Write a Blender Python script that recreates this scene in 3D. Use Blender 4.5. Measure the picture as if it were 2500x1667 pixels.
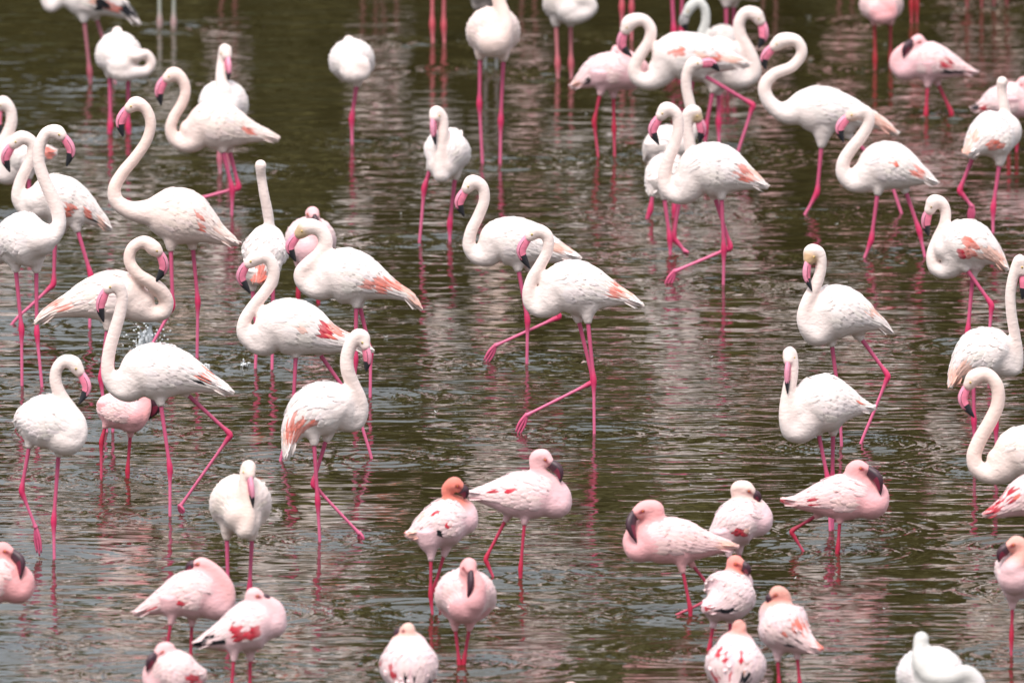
import bpy, bmesh, math, random
import numpy as np
from mathutils import Vector, Matrix

for o in list(bpy.data.objects):
    bpy.data.objects.remove(o, do_unlink=True)
random.seed(7)
rng = np.random.default_rng(7)
scene = bpy.context.scene
COL = scene.collection

# ------------------------------------------------------------------ camera
PITCH = math.radians(7.0)
DIST = 112.6                       # metres from the lens to the middle of the pool in view
FS = 51900.0                      # focal length in photograph pixels (2500 px wide)
CAM = np.array([0.0, -DIST * math.cos(PITCH), DIST * math.sin(PITCH)])
cam_data = bpy.data.cameras.new("camera")
cam = bpy.data.objects.new("camera", cam_data)
COL.objects.link(cam)
cam.location = CAM
cam.rotation_euler = (math.pi / 2 - PITCH, 0, 0)
cam_data.sensor_width = 36.0
cam_data.lens = 36.0 * FS / 2500.0
cam_data.clip_start = 1.0
cam_data.clip_end = 3000.0
cam_data.dof.use_dof = True
cam_data.dof.focus_distance = 107.8
cam_data.dof.aperture_fstop = 5.0
scene.camera = cam

# ------------------------------------------------------------------ sky and light (bright overcast)
SUN_EL, SUN_ROT = math.radians(58), math.radians(200)
world = bpy.data.worlds.new("World")
scene.world = world
world.use_nodes = True
wn, wl = world.node_tree.nodes, world.node_tree.links
wn.clear()
w_out = wn.new("ShaderNodeOutputWorld")
w_bg = wn.new("ShaderNodeBackground")
w_sky = wn.new("ShaderNodeTexSky")
w_sky.sky_type = 'NISHITA'
w_sky.sun_disc = False
w_sky.sun_elevation = SUN_EL
w_sky.sun_rotation = SUN_ROT
w_sky.dust_density = 3.0
w_geo = wn.new("ShaderNodeTexCoord")
w_sep = wn.new("ShaderNodeSeparateXYZ")
w_ramp = wn.new("ShaderNodeMapRange")        # cloud layer: brighter overhead than at the horizon
w_ramp.inputs['From Min'].default_value = 0.0
w_ramp.inputs['From Max'].default_value = 1.0
w_ramp.inputs['To Min'].default_value = 3.4
w_ramp.inputs['To Max'].default_value = 12.0
w_cl = wn.new("ShaderNodeVectorMath"); w_cl.operation = 'SCALE'
w_cl.inputs[0].default_value = (0.94, 1.0, 1.08)
w_mix = wn.new("ShaderNodeMixRGB")
w_mix.inputs[0].default_value = 0.80
wl.new(w_geo.outputs['Generated'], w_sep.inputs[0])
wl.new(w_sep.outputs['Z'], w_ramp.inputs['Value'])
wl.new(w_ramp.outputs[0], w_cl.inputs['Scale'])
wl.new(w_sky.outputs[0], w_mix.inputs[1])
wl.new(w_cl.outputs[0], w_mix.inputs[2])
wl.new(w_mix.outputs[0], w_bg.inputs[0])
w_bg.inputs[1].default_value = 0.10
wl.new(w_bg.outputs[0], w_out.inputs[0])

sun_data = bpy.data.lights.new("sun", 'SUN')
sun_data.energy = 2.2
sun_data.angle = math.radians(22)
sun_data.color = (1.0, 0.95, 0.89)
sun = bpy.data.objects.new("sun", sun_data)
COL.objects.link(sun)
_d = Vector((math.sin(SUN_ROT) * math.cos(SUN_EL), math.cos(SUN_ROT) * math.cos(SUN_EL), math.sin(SUN_EL)))
sun.rotation_euler = (-_d).to_track_quat('-Z', 'Y').to_euler()
sun.location = (0, -20, 40)

scene.view_settings.view_transform = 'Standard'
scene.view_settings.look = 'None'
scene.view_settings.gamma = 1.0
scene.view_settings.exposure = 0.78
scene.render.engine = 'CYCLES'
scene.cycles.use_denoising = True
scene.cycles.max_bounces = 6
scene.cycles.diffuse_bounces = 3
scene.cycles.glossy_bounces = 3

# ------------------------------------------------------------------ photogrammetry: pixel of the photograph -> world
def ray(sx, sy):
    a, b = (sx - 1250.0) / FS, (sy - 833.5) / FS
    c, s = math.cos(PITCH), math.sin(PITCH)
    return np.array([a, c - b * s, -s - b * c])
def ground_y(sx, sy):
    d = ray(sx, sy)
    return CAM[1] + d[1] * (-CAM[2] / d[2])
def at_plane(sx, sy, y):
    d = ray(sx, sy)
    return CAM + d * ((y - CAM[1]) / d[1])
TS = 3.357                        # enlargement of the tracing tiles
def tile(t, x, y):
    return 600.0 * t[0] + x / TS, 400.0 * t[1] + y / TS

# ------------------------------------------------------------------ materials
def nodes_of(name):
    m = bpy.data.materials.new(name)
    m.use_nodes = True
    n = m.node_tree.nodes
    return m, n, m.node_tree.links, n['Principled BSDF']

def plumage_mat(name, scale, strength):
    m, n, l, p = nodes_of(name)
    a = n.new("ShaderNodeAttribute"); a.attribute_name = "col"
    tc = n.new("ShaderNodeTexCoord")
    mp = n.new("ShaderNodeMapping"); mp.inputs['Scale'].default_value = (1.0, 1.0, 1.7)
    nz = n.new("ShaderNodeTexNoise"); nz.inputs['Scale'].default_value = scale
    nz.inputs['Detail'].default_value = 4.0; nz.inputs['Roughness'].default_value = 0.6
    n2 = n.new("ShaderNodeTexNoise"); n2.inputs['Scale'].default_value = 9.0
    n2.inputs['Detail'].default_value = 3.0
    mr = n.new("ShaderNodeMapRange")
    mr.inputs['From Min'].default_value = 0.3; mr.inputs['From Max'].default_value = 0.7
    mr.inputs['To Min'].default_value = 0.92; mr.inputs['To Max'].default_value = 1.03
    mul = n.new("ShaderNodeVectorMath"); mul.operation = 'SCALE'
    b = n.new("ShaderNodeBump"); b.inputs['Strength'].default_value = strength
    b.inputs['Distance'].default_value = 0.004
    l.new(tc.outputs['Object'], mp.inputs[0]); l.new(mp.outputs[0], nz.inputs['Vector'])
    l.new(tc.outputs['Object'], n2.inputs['Vector'])
    l.new(n2.outputs['Fac'], mr.inputs['Value'])
    l.new(a.outputs['Color'], mul.inputs[0]); l.new(mr.outputs[0], mul.inputs['Scale'])
    l.new(mul.outputs[0], p.inputs['Base Color'])
    b2 = n.new("ShaderNodeBump"); b2.inputs['Strength'].default_value = 0.26
    b2.inputs['Distance'].default_value = 0.016
    n3 = n.new("ShaderNodeTexNoise"); n3.inputs['Scale'].default_value = 17.0; n3.inputs['Detail'].default_value = 2.0
    n3.inputs['Distortion'].default_value = 0.6
    l.new(mp.outputs[0], n3.inputs['Vector']); l.new(n3.outputs['Fac'], b2.inputs['Height'])
    l.new(b2.outputs[0], b.inputs['Normal'])
    l.new(nz.outputs['Fac'], b.inputs['Height']); l.new(b.outputs[0], p.inputs['Normal'])
    p.inputs['Roughness'].default_value = 0.85
    p.inputs['Specular IOR Level'].default_value = 0.15
    p.inputs['Sheen Weight'].default_value = 0.25
    p.inputs['Sheen Roughness'].default_value = 0.5
    return m

def skin_mat(name, rough, bump=0.3, scale=120.0):
    m, n, l, p = nodes_of(name)
    a = n.new("ShaderNodeAttribute"); a.attribute_name = "col"
    nz = n.new("ShaderNodeTexNoise"); nz.inputs['Scale'].default_value = scale
    nz.inputs['Detail'].default_value = 3.0
    tc = n.new("ShaderNodeTexCoord")
    mr = n.new("ShaderNodeMapRange")
    mr.inputs['To Min'].default_value = 0.78; mr.inputs['To Max'].default_value = 1.2
    mul = n.new("ShaderNodeVectorMath"); mul.operation = 'SCALE'
    b = n.new("ShaderNodeBump"); b.inputs['Strength'].default_value = bump
    b.inputs['Distance'].default_value = 0.002
    l.new(tc.outputs['Object'], nz.inputs['Vector'])
    l.new(nz.outputs['Fac'], mr.inputs['Value'])
    l.new(a.outputs['Color'], mul.inputs[0]); l.new(mr.outputs[0], mul.inputs['Scale'])
    l.new(mul.outputs[0], p.inputs['Base Color'])
    l.new(nz.outputs['Fac'], b.inputs['Height']); l.new(b.outputs[0], p.inputs['Normal'])
    p.inputs['Roughness'].default_value = rough
    return m

M_PLUME = plumage_mat("plumage", 48.0, 0.7)
M_FEATHER = plumage_mat("wing feathers", 110.0, 0.4)
M_LEG = skin_mat("leg skin", 0.5)
M_BILL = skin_mat("bill horn", 0.5, 0.15, 60.0)
def plain(name, col, rough=0.4):
    m, n, l, p = nodes_of(name)
    nz = n.new("ShaderNodeTexNoise"); nz.inputs['Scale'].default_value = 200.0
    mx = n.new("ShaderNodeMixRGB"); mx.blend_type = 'MULTIPLY'; mx.inputs[0].default_value = 0.25
    mx.inputs[1].default_value = (*col, 1)
    l.new(nz.outputs['Color'], mx.inputs[2]); l.new(mx.outputs[0], p.inputs['Base Color'])
    p.inputs['Roughness'].default_value = rough
    return m
M_PUPIL = plain("pupil", (0.01, 0.01, 0.01), 0.15)
M_IRIS_Y = plain("pale yellow iris", (0.75, 0.50, 0.16), 0.2)
M_IRIS_R = plain("orange iris", (0.85, 0.22, 0.02), 0.2)

# ------------------------------------------------------------------ water
WATER_LEGS = []                   # where legs pierce the surface: filled while the birds are built
def water_mat():
    m, n, l, p = nodes_of("turbid pond water")
    tc = n.new("ShaderNodeTexCoord")
    def noise(scale, detail, rough, stretch, dist=0.0):
        mp = n.new("ShaderNodeMapping"); mp.inputs['Scale'].default_value = stretch
        t = n.new("ShaderNodeTexNoise"); t.inputs['Scale'].default_value = scale
        t.inputs['Detail'].default_value = detail; t.inputs['Roughness'].default_value = rough
        t.inputs['Distortion'].default_value = dist
        l.new(tc.outputs['Object'], mp.inputs[0]); l.new(mp.outputs[0], t.inputs['Vector'])
        return t.outputs['Fac']
    def math_n(op, a, b=None, c=None):
        q = n.new("ShaderNodeMath"); q.operation = op
        for i, v in enumerate((a, b, c)):
            if v is None: continue
            if isinstance(v, (int, float)): q.inputs[i].default_value = v
            else: l.new(v, q.inputs[i])
        return q.outputs[0]
    fine = noise(9.0, 1.5, 0.4, (0.50, 1.1, 1.0), 0.6)      # ripples of about 8 cm
    mid = noise(3.6, 1.5, 0.45, (0.40, 1.2, 1.0), 0.4)           # ripples of about 20 cm
    big = noise(0.55, 3.0, 0.55, (0.7, 0.38, 1.0))              # calm and ruffled patches
    patch = n.new("ShaderNodeMapRange")
    patch.inputs['From Min'].default_value = 0.36; patch.inputs['From Max'].default_value = 0.64
    patch.inputs['To Min'].default_value = 0.45; patch.inputs['To Max'].default_value = 2.1
    l.new(big, patch.inputs['Value'])
    a1 = math_n('MULTIPLY', fine, 0.0050)
    a2 = math_n('MULTIPLY', mid, 0.0085)
    hsum = math_n('MULTIPLY', math_n('ADD', a1, a2), patch.outputs[0])
    b = n.new("ShaderNodeBump"); b.inputs['Strength'].default_value = 1.0
    b.inputs['Distance'].default_value = 1.0
    l.new(hsum, b.inputs['Height']); l.new(b.outputs[0], p.inputs['Normal'])
    silt = n.new("ShaderNodeMixRGB")
    silt.inputs[1].default_value = (0.020, 0.0158, 0.0048, 1)
    silt.inputs[2].default_value = (0.031, 0.0242, 0.0082, 1)
    l.new(noise(0.8, 4.0, 0.6, (1, 0.5, 1)), silt.inputs[0])
    l.new(silt.outputs[0], p.inputs['Base Color'])
    p.inputs['Roughness'].default_value = 0.03
    p.inputs['IOR'].default_value = 1.333
    return m

def build_water():
    def axis(lo, hi, step, far_lo, far_hi):
        core = np.arange(lo, hi + 1e-6, step)
        def grow(gap_to):
            out, s, x = [], step, 0.0
            while x < gap_to:
                s *= 1.35; x += s; out.append(min(x, gap_to))
            return np.array(out)
        return np.concatenate([(lo - grow(lo - far_lo))[::-1], core, hi + grow(far_hi - hi)])
    xs = axis(-3.6, 3.6, 0.026, -160.0, 160.0)
    ys = axis(-16.5, 22.0, 0.030, -160.0, 80.0)
    X, Y = np.meshgrid(xs, ys)
    Z = np.zeros_like(X)
    r = np.random.default_rng(3)
    for i in range(46):
        lam = 0.15 * (0.7 / 0.15) ** r.random()
        th = r.normal(-math.pi / 2 + 0.08, 0.33)
        k = 2 * math.pi / lam
        amp = 0.0070 * lam / math.sqrt(46) * 1.0
        Z += amp * np.sin(k * (X * math.cos(th) + Y * math.sin(th)) + r.random() * 6.283)
    patch = 0.65 + 0.35 * np.sin(X * 0.9 + 1.1 * np.sin(Y * 0.33 + 0.5)) * np.sin(Y * 0.62 + 0.8 * np.sin(X * 0.7))
    Z *= patch
    for (px, py, a) in WATER_LEGS:
        ix = (xs > px - 1.0) & (xs < px + 1.0); iy = (ys > py - 1.0) & (ys < py + 1.0)
        if not ix.any() or not iy.any(): continue
        sub = np.ix_(iy, ix)
        R = np.hypot(X[sub] - px, Y[sub] - py)
        ph = r.random() * 6.283
        lam = 0.09 + 0.05 * r.random()
        Z[sub] += a * np.sin(6.283 * R / lam + ph) * np.exp(-((R - 0.18) / 0.32) ** 2) * np.minimum(1, R / 0.06)
    fade = np.clip((3.6 + 1.0 - np.abs(X)) / 1.0, 0, 1) * np.clip((22.5 - Y) / 1.0, 0, 1) * np.clip((Y + 17.2) / 1.0, 0, 1)
    Z *= fade
    ny, nx = X.shape
    verts = np.stack([X.ravel(), Y.ravel(), Z.ravel()], 1)
    idx = np.arange(ny * nx).reshape(ny, nx)
    quads = np.stack([idx[:-1, :-1], idx[:-1, 1:], idx[1:, 1:], idx[1:, :-1]], -1).reshape(-1, 4)
    me = mesh_np("water", verts, quads, smooth=True)
    me.materials.append(water_mat())
    o = bpy.data.objects.new("water", me)
    COL.objects.link(o)
    o['kind'] = 'structure'; o['label'] = 'rippled olive brown pond water'
    return o

def mesh_np(name, verts, quads, smooth=True):
    me = bpy.data.meshes.new(name)
    verts = np.asarray(verts, dtype=np.float32); quads = np.asarray(quads, dtype=np.int32)
    me.vertices.add(len(verts)); me.vertices.foreach_set("co", verts.ravel())
    k = quads.shape[1]
    me.loops.add(quads.size); me.loops.foreach_set("vertex_index", quads.ravel())
    me.polygons.add(len(quads))
    me.polygons.foreach_set("loop_start", np.arange(0, quads.size, k, dtype=np.int32))
    me.polygons.foreach_set("use_smooth", np.full(len(quads), smooth))
    me.update(calc_edges=True)
    return me

def set_col(me, cols):
    a = me.color_attributes.new("col", 'FLOAT_COLOR', 'POINT')
    c = np.ones((len(cols), 4), dtype=np.float32); c[:, :3] = cols
    a.data.foreach_set("color", c.ravel())

# ------------------------------------------------------------------ far bank (its dark green mirrors in the pond)
def build_bank():
    xs = np.linspace(-170, 170, 120); ys = np.concatenate([np.linspace(36, 43, 25), np.linspace(44, 600, 30)])
    X, Y = np.meshgrid(xs, ys)
    Z = np.clip((Y - 37.0) * 0.2, -0.3, 2.2) + 0.25 * np.sin(X * 0.31) * np.sin(Y * 0.27) + np.clip((Y - 60) * 0.01, 0, 5)
    Z[0, :] = -0.4
    idx = np.arange(X.size).reshape(X.shape)
    quads = np.stack([idx[:-1, :-1], idx[:-1, 1:], idx[1:, 1:], idx[1:, :-1]], -1).reshape(-1, 4)
    me = mesh_np("bank", np.stack([X.ravel(), Y.ravel(), Z.ravel()], 1), quads)
    m, n, l, p = nodes_of("earth bank")
    nz = n.new("ShaderNodeTexNoise"); nz.inputs['Scale'].default_value = 1.5; nz.inputs['Detail'].default_value = 6
    cr = n.new("ShaderNodeMixRGB"); cr.inputs[1].default_value = (0.05, 0.045, 0.02, 1); cr.inputs[2].default_value = (0.06, 0.075, 0.025, 1)
    tc = n.new("ShaderNodeTexCoord"); l.new(tc.outputs['Object'], nz.inputs['Vector'])
    l.new(nz.outputs['Fac'], cr.inputs[0]); l.new(cr.outputs[0], p.inputs['Base Color'])
    p.inputs['Roughness'].default_value = 0.95
    me.materials.append(m)
    o = bpy.data.objects.new("bank", me); COL.objects.link(o)
    o['kind'] = 'structure'; o['label'] = 'dark green bank beyond the pond'
    # shrubs and trees reading as one wooded mass
    r = np.random.default_rng(11)
    V, Q, C = [], [], []
    for i in range(380):
        cx = r.uniform(-70, 70); cy = 39 + abs(r.normal(0, 4.0)); h = r.uniform(11.5, 18.0) * (0.7 + 0.3 * math.sin(cx * 0.35))
        w = h * r.uniform(0.24, 0.4)
        tone = r.uniform(0.65, 1.35)
        N = 260
        d = r.normal(size=(N, 3)); d /= np.linalg.norm(d, axis=1)[:, None]
        rad = r.uniform(0.35, 1.0, N) ** 0.5
        P = np.stack([cx + d[:, 0] * rad * w, cy + d[:, 1] * rad * w, h * 0.52 + d[:, 2] * rad * h * 0.5], 1)
        a = r.normal(size=(N, 3)); a /= np.linalg.norm(a, axis=1)[:, None]
        b = np.cross(a, r.normal(size=(N, 3))); b /= np.linalg.norm(b, axis=1)[:, None]
        s = r.uniform(0.3, 0.8, N)[:, None]
        base = len(V) * 4
        quad = np.stack([P - a * s, P + b * s * 0.7, P + a * s, P - b * s * 0.7], 1)
        V.extend(quad); C.append(np.repeat((np.array([0.105, 0.092, 0.028]) * tone)[None] * r.uniform(0.7, 1.3, (N, 1)), 4, axis=0))
    V = np.asarray(V).reshape(-1, 3)
    me = mesh_np("bank_woods", V, np.arange(len(V)).reshape(-1, 4), smooth=False)
    set_col(me, np.concatenate(C))
    m, n, l, p = nodes_of("dark foliage")
    at = n.new("ShaderNodeAttribute"); at.attribute_name = "col"
    l.new(at.outputs['Color'], p.inputs['Base Color']); p.inputs['Roughness'].default_value = 0.7
    me.materials.append(m)
    o = bpy.data.objects.new("bank_woods", me); COL.objects.link(o)
    o['kind'] = 'stuff'; o['label'] = 'dark green shrubs and trees massed on the far bank'
build_bank()

# ------------------------------------------------------------------ bird anatomy
def spline(P, per=7):
    """Catmull-Rom through rows of P (position and radius columns alike)."""
    P = np.asarray(P, float)
    Q = np.vstack([2 * P[0] - P[1], P, 2 * P[-1] - P[-2]])
    out = []
    for i in range(len(P) - 1):
        p0, p1, p2, p3 = Q[i:i + 4]
        d1 = max(np.linalg.norm(p1[:3] - p0[:3]), 1e-6) ** .5; d2 = max(np.linalg.norm(p2[:3] - p1[:3]), 1e-6) ** .5
        d3 = max(np.linalg.norm(p3[:3] - p2[:3]), 1e-6) ** .5
        t0, t1 = 0, d1; t2 = t1 + d2; t3 = t2 + d3
        for k in range(per):
            t = t1 + (t2 - t1) * k / per
            a1 = (t1 - t) / (t1 - t0) * p0 + (t - t0) / (t1 - t0) * p1
            a2 = (t2 - t) / (t2 - t1) * p1 + (t - t1) / (t2 - t1) * p2
            a3 = (t3 - t) / (t3 - t2) * p2 + (t - t2) / (t3 - t2) * p3
            b1 = (t2 - t) / (t2 - t0) * a1 + (t - t0) / (t2 - t0) * a2
            b2 = (t3 - t) / (t3 - t1) * a2 + (t - t1) / (t3 - t1) * a3
            out.append((t2 - t) / (t2 - t1) * b1 + (t - t1) / (t2 - t1) * b2)
    out.append(P[-1])
    out = np.array(out)
    out[:, 3:] = np.maximum(out[:, 3:], 0.002)
    return out

def unit(v):
    return v / max(np.linalg.norm(v), 1e-9)

def tangents(C):
    T = np.gradient(C, axis=0)
    return T / np.maximum(np.linalg.norm(T, axis=1), 1e-9)[:, None]

def transport(C):
    T = tangents(C)
    ref = np.array([0, 1.0, 0]) if abs(T[0][1]) < 0.9 else np.array([0, 0, 1.0])
    n = unit(ref - T[0] * ref.dot(T[0]))
    N = []
    for t in T:
        n = unit(n - t * n.dot(t)); N.append(n)
    N = np.array(N)
    return T, N, np.cross(T, N)

def upframe(C):
    T = tangents(C)
    Z = np.array([0, 0, 1.0])
    N = Z - T * T[:, 2:3]
    N /= np.maximum(np.linalg.norm(N, axis=1), 1e-6)[:, None]
    return T, N, np.cross(T, N)

def loft(C, A, B, ra, rb, seg, ang=None):
    """closed tube: rings of C + A*ra*cos + B*rb*sin, with end caps"""
    ang = np.linspace(0, 2 * math.pi, seg, endpoint=False) if ang is None else np.asarray(ang)
    seg = len(ang); n = len(C)
    V = (C[:, None, :] + A[:, None, :] * (np.asarray(ra)[:, None, None] * np.cos(ang)[None, :, None])
         + B[:, None, :] * (np.asarray(rb)[:, None, None] * np.sin(ang)[None, :, None])).reshape(-1, 3)
    F = []
    for i in range(n - 1):
        for j in range(seg):
            k = (j + 1) % seg
            F.append((i * seg + j, i * seg + k, (i + 1) * seg + k, (i + 1) * seg + j))
    V = np.vstack([V, C[0], C[-1]])
    a, b = n * seg, n * seg + 1
    T = [(a, (j + 1) % seg, j) for j in range(seg)] + [(b, (n - 1) * seg + j, (n - 1) * seg + (j + 1) % seg) for j in range(seg)]
    return V, F + T

class Geo:
    def __init__(s): s.v, s.f, s.c, s.m, s.n = [], [], [], [], 0
    def add(s, V, F, col, mat=0):
        V = np.asarray(V, float)
        s.f.extend(tuple(i + s.n for i in f) for f in F)
        s.v.append(V); s.n += len(V)
        c = np.asarray(col, float)
        s.c.append(np.tile(c, (len(V), 1)) if c.ndim == 1 else c)
        s.m.extend([mat] * len(F) if isinstance(mat, int) else mat)
    def mesh(s, name, mats, origin):
        me = bpy.data.meshes.new(name)
        V = np.vstack(s.v) - origin
        me.from_pydata(V.tolist(), [], s.f)
        me.polygons.foreach_set("use_smooth", np.full(len(s.f), True))
        me.polygons.foreach_set("material_index", np.array(s.m, dtype=np.int32))
        for m in mats: me.materials.append(m)
        set_col(me, np.vstack(s.c))
        me.update()
        return me

WHITE = np.array([0.84, 0.735, 0.708])
CREAM = np.array([0.84, 0.675, 0.625])
PINK_L = np.array([0.80, 0.395, 0.41])
CORAL = np.array([0.76, 0.165, 0.115])
RED = np.array([0.50, 0.03, 0.05])
BLACK = np.array([0.012, 0.012, 0.016])
PALECORAL = np.array([0.82, 0.45, 0.36])
TAN = np.array([0.50, 0.35, 0.21])
GREY = np.array([0.36, 0.34, 0.32])
PCOL = {'c': CORAL, 'r': RED, 'k': BLACK, 'p': PALECORAL, 'g': GREY}
LEG_G = np.array([0.60, 0.095, 0.20]); JOINT_G = np.array([0.60, 0.020, 0.10])
LEG_L = np.array([0.50, 0.035, 0.085]); JOINT_L = np.array([0.46, 0.015, 0.05])

BIRDS = []
def bird(kind, t, w, body, neck, bill, legs, label, bd=(0, 0), kw=0.84, pt=(), tint=None, face=None, br=None,
         legcol=None, tailcol=None, headcol=None, tuft=0, open_bill=False):
    BIRDS.append(dict(kind=kind, t=t, w=w, body=body, neck=neck, bill=bill, legs=legs, label=label, bd=bd, kw=kw, pt=pt,
                      tint=tint, face=face, br=br, legcol=legcol, tailcol=tailcol, headcol=headcol, tuft=tuft))

# ------------------------------------------------------------------ the flock, traced bird by bird
# body: chest to tail (x, y, radius); neck: chest to head; bill: face to tip; legs: feather edge, ankle, foot
G, L, J = 'greater', 'lesser', 'juvenile'
bird(J, (0, 0), 690, [(540,-60,100),(680,-20,160),(830,-10,150),(980,70,80),(1080,140,40),(1140,212,12)],
     [(560,-50,80),(470,20,60),(412,55,52),(372,-30,48),(385,-200,45),(440,-400,44),(390,-480,52)], [(330,-440),(270,-350),(280,-240)],
     [[(690,170),(735,590),(742,690)],[(790,150),(905,520),(945,690)]],
     'young flamingo at the top left corner with brown and coral wing patch',
     pt=[(850,45,60,35,'k'),(930,70,45,30,'c'),(1075,90,55,50,'k'),(800,10,40,25,'p')], tint=(.95,.95,.95), legcol=(.40,.14,.17))
bird(G, (0, 0), 1100, [(985,530,110),(975,480,165),(968,440,180),(960,420,130),(955,400,40)],
     [(985,590,75,-130),(1110,592,58,-110),(1198,582,46,-90),(1240,520,42,-80),(1196,448,42,-90),(1090,462,50,-140),(985,400,50,-90),(960,300,46,10),(962,262,44,60)],
     [(965,285,110),(960,320,150),(955,360,180)],
     [[(900,625),(905,1035),(895,1130)],[(1050,635),(1050,1040),(1060,1130)]],
     'white sleeping flamingo with its neck looped at its right side, upper left', bd=(-110,150), kw=1.0)
bird(G, (0, 0), 1420, [(1830,880,140),(1830,860,185),(1835,840,188),(1840,800,120),(1845,770,40)],
     [(1835,760,62,-140),(1820,690,54,-120),(1815,600,48,-90),(1828,480,46,-60),(1846,410,54,-70)], [(1862,480,-110),(1872,570,-140),(1868,665,-130)],
     [[(1790,1020),(1800,1300),(1805,1430)],[(1870,1020),(1875,1270),(1875,1430)]],
     'white flamingo facing the camera, half hidden behind the pink one with the flared tail', bd=(-120,150), kw=1.0, legcol=(.6,.25,.3))
bird(G, (0, 0), 1763, [(1560,1060,90),(1680,1020,170),(1800,1030,195),(1930,1060,150),(2060,1090,85),(2180,1115,50),(2285,1150,22)],
     [(1590,1160,80),(1500,1180,66),(1430,1140,55),(1398,1060,48),(1425,960,45),(1490,850,43),(1520,745,44),(1490,650,48),(1425,608,60)],
     [(1350,655),(1305,745),(1322,868)],
     [[(1825,1235),(1905,1550),(1900,1780)],[(1880,1235),(1960,1540),(1640,1625),(1545,1690)]],
     'pinkish white flamingo with a flared tail, one leg folded back, behind the longest curved neck',
     pt=[(2050,1080,40,32,'c')], tint=(1.0,.92,.89))
bird(G, (0, 0), 2930, [(1180,1723,80),(1300,1743,175),(1430,1763,222),(1560,1803,212),(1700,1873,130),(1800,1933,75),(1890,1973,45),(1950,2013,12)],
     [(1180,1740,90),(1060,1722,76),(955,1650,62),(938,1545,54),(1000,1425,50),(1110,1290,47),(1205,1145,45),(1235,1005,45),(1190,890,48),(1115,850,60)],
     [(1040,900),(985,1000),(1008,1122)],
     [[(1400,2040),(1416,2510),(1238,2845)],[(1580,2030),(1622,2470),(1615,2940)]],
     'tall flamingo leaning forward with a long S curved neck, facing left in the upper left',
     pt=[(1655,1845,22,50,'c'),(1800,1880,30,35,'p')], tint=(1.0,.925,.89))
bird(G, (0, 0), 1780, [(60,1380,110),(160,1300,180),(260,1270,150),(360,1260,80),(470,1260,25)],
     [(60,1420,90),(-20,1400,66),(-40,1310,56),(0,1200,52),(65,1090,50),(95,990,48),(78,890,48),(22,842,58)], [(-10,890),(-25,990),(10,1130)],
     [[(235,1450),(240,1690),(242,1800)],[(160,1450),(165,1690),(168,1800)]],
     'flamingo cut by the left edge, its coral tail tip showing behind two necks', pt=[(400,1250,40,45,'c'),(445,1320,20,20,'c')])
bird(G, (0, 0), 2670, [(300,1643,120),(420,1613,180),(540,1653,190),(660,1703,140),(770,1773,80),(850,1833,45),(905,1893,12)],
     [(300,1700,95),(200,1705,66),(148,1625,56),(160,1510,50),(205,1400,48),(262,1275,47),(262,1165,48),(170,1130,60)], [(95,1200),(45,1295),(80,1412)],
     [[(635,1885),(745,2255),(735,2680)],[(450,1985),(440,2330),(115,2635)]],
     'white flamingo with coral and black wing edge, behind the upright neck at far left', bd=(-20,20),
     pt=[(590,1750,40,55,'c'),(700,1825,130,16,'k'),(740,1775,35,45,'c'),(840,1840,25,45,'p')])
bird(G, (0, 0), 3165, [(320,1960,150),(220,1960,220),(120,1980,185),(20,2060,95),(-30,2150,40)],
     [(330,1960,105,-120),(430,1940,72,-110),(482,1850,60,-100),(475,1740,57,-90),(420,1600,56,-80),(350,1440,52,-70),(318,1320,50,-60),(330,1180,50,-50),(390,1085,50,-50),(465,1085,62,-60)],
     [(525,1130,-80),(582,1230,-95),(545,1365,-95)],
     [[(130,2215),(177,2700),(180,3165)],[(297,2220),(302,2730),(345,3180)]],
     'white flamingo with straight legs facing right at the left edge, neck held upright', bd=(-80,120), kw=0.95)
bird(G, (0, 1), 2190, [(1150,1130,120),(1040,1090,190),(900,1090,210),(740,1110,165),(580,1160,100),(440,1210,60),(340,1270,35),(290,1320,10)],
     [(1130,1180,110),(1240,1230,70),(1335,1215,64),(1362,1130,62),(1310,1035,60,-40),(1220,965,54,-90),(1120,895,50,-110),(1060,790,48,-110),(1085,690,48,-110),(1180,640,52,-110),(1258,690,62,-110)],
     [(1310,740,-110),(1345,840,-110),(1278,970,-110)],
     [[(880,1350),(825,1750),(875,2200)],[(935,1335),(920,1760),(925,2200)]],
     'flamingo facing right with neck doubled back in a loop, above the splash', pt=[(445,1170,48,36,'c'),(520,1190,22,30,'c'),(620,1205,10,15,'r')], tint=(1.0,.935,.90))
bird(G, (0, 2), 1535, [(1030,430,110),(1150,370,200),(1300,360,225),(1450,370,190),(1590,410,130),(1720,460,75),(1830,500,45),(1915,545,12)],
     [(1050,500,105),(955,500,68),(895,420,58),(882,300,54),(905,150,53),(942,20,52),(985,-130,50),(1000,-260,48),(945,-365,58)],
     [(868,-300),(822,-180),(850,-45)],
     [[(1318,625),(1393,1150),(1393,1540)],[(1535,545),(1892,875),(1475,1465),(1500,1525)]],
     'big white flamingo striding left with one leg stretched far back, lower left', pt=[(1705,400,40,55,'c'),(1690,455,50,12,'k')], tuft=1)
bird(L, (0, 2), 1230, [(1090,720,110),(980,680,150),(890,650,125),(830,620,60)],
     [(1085,770,85,-40),(1150,740,66,-60),(1190,660,52,-50),(1185,570,48,-20),(1170,520,52)], [(1230,560),(1278,650),(1218,748)],
     [[(862,810),(830,930),(830,1230)],[(1068,880),(1045,1170),(1048,1250)]],
     'small pink flamingo with dark bill, half hidden under the big striding one', bd=(-60,60), kw=1.0)
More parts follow.
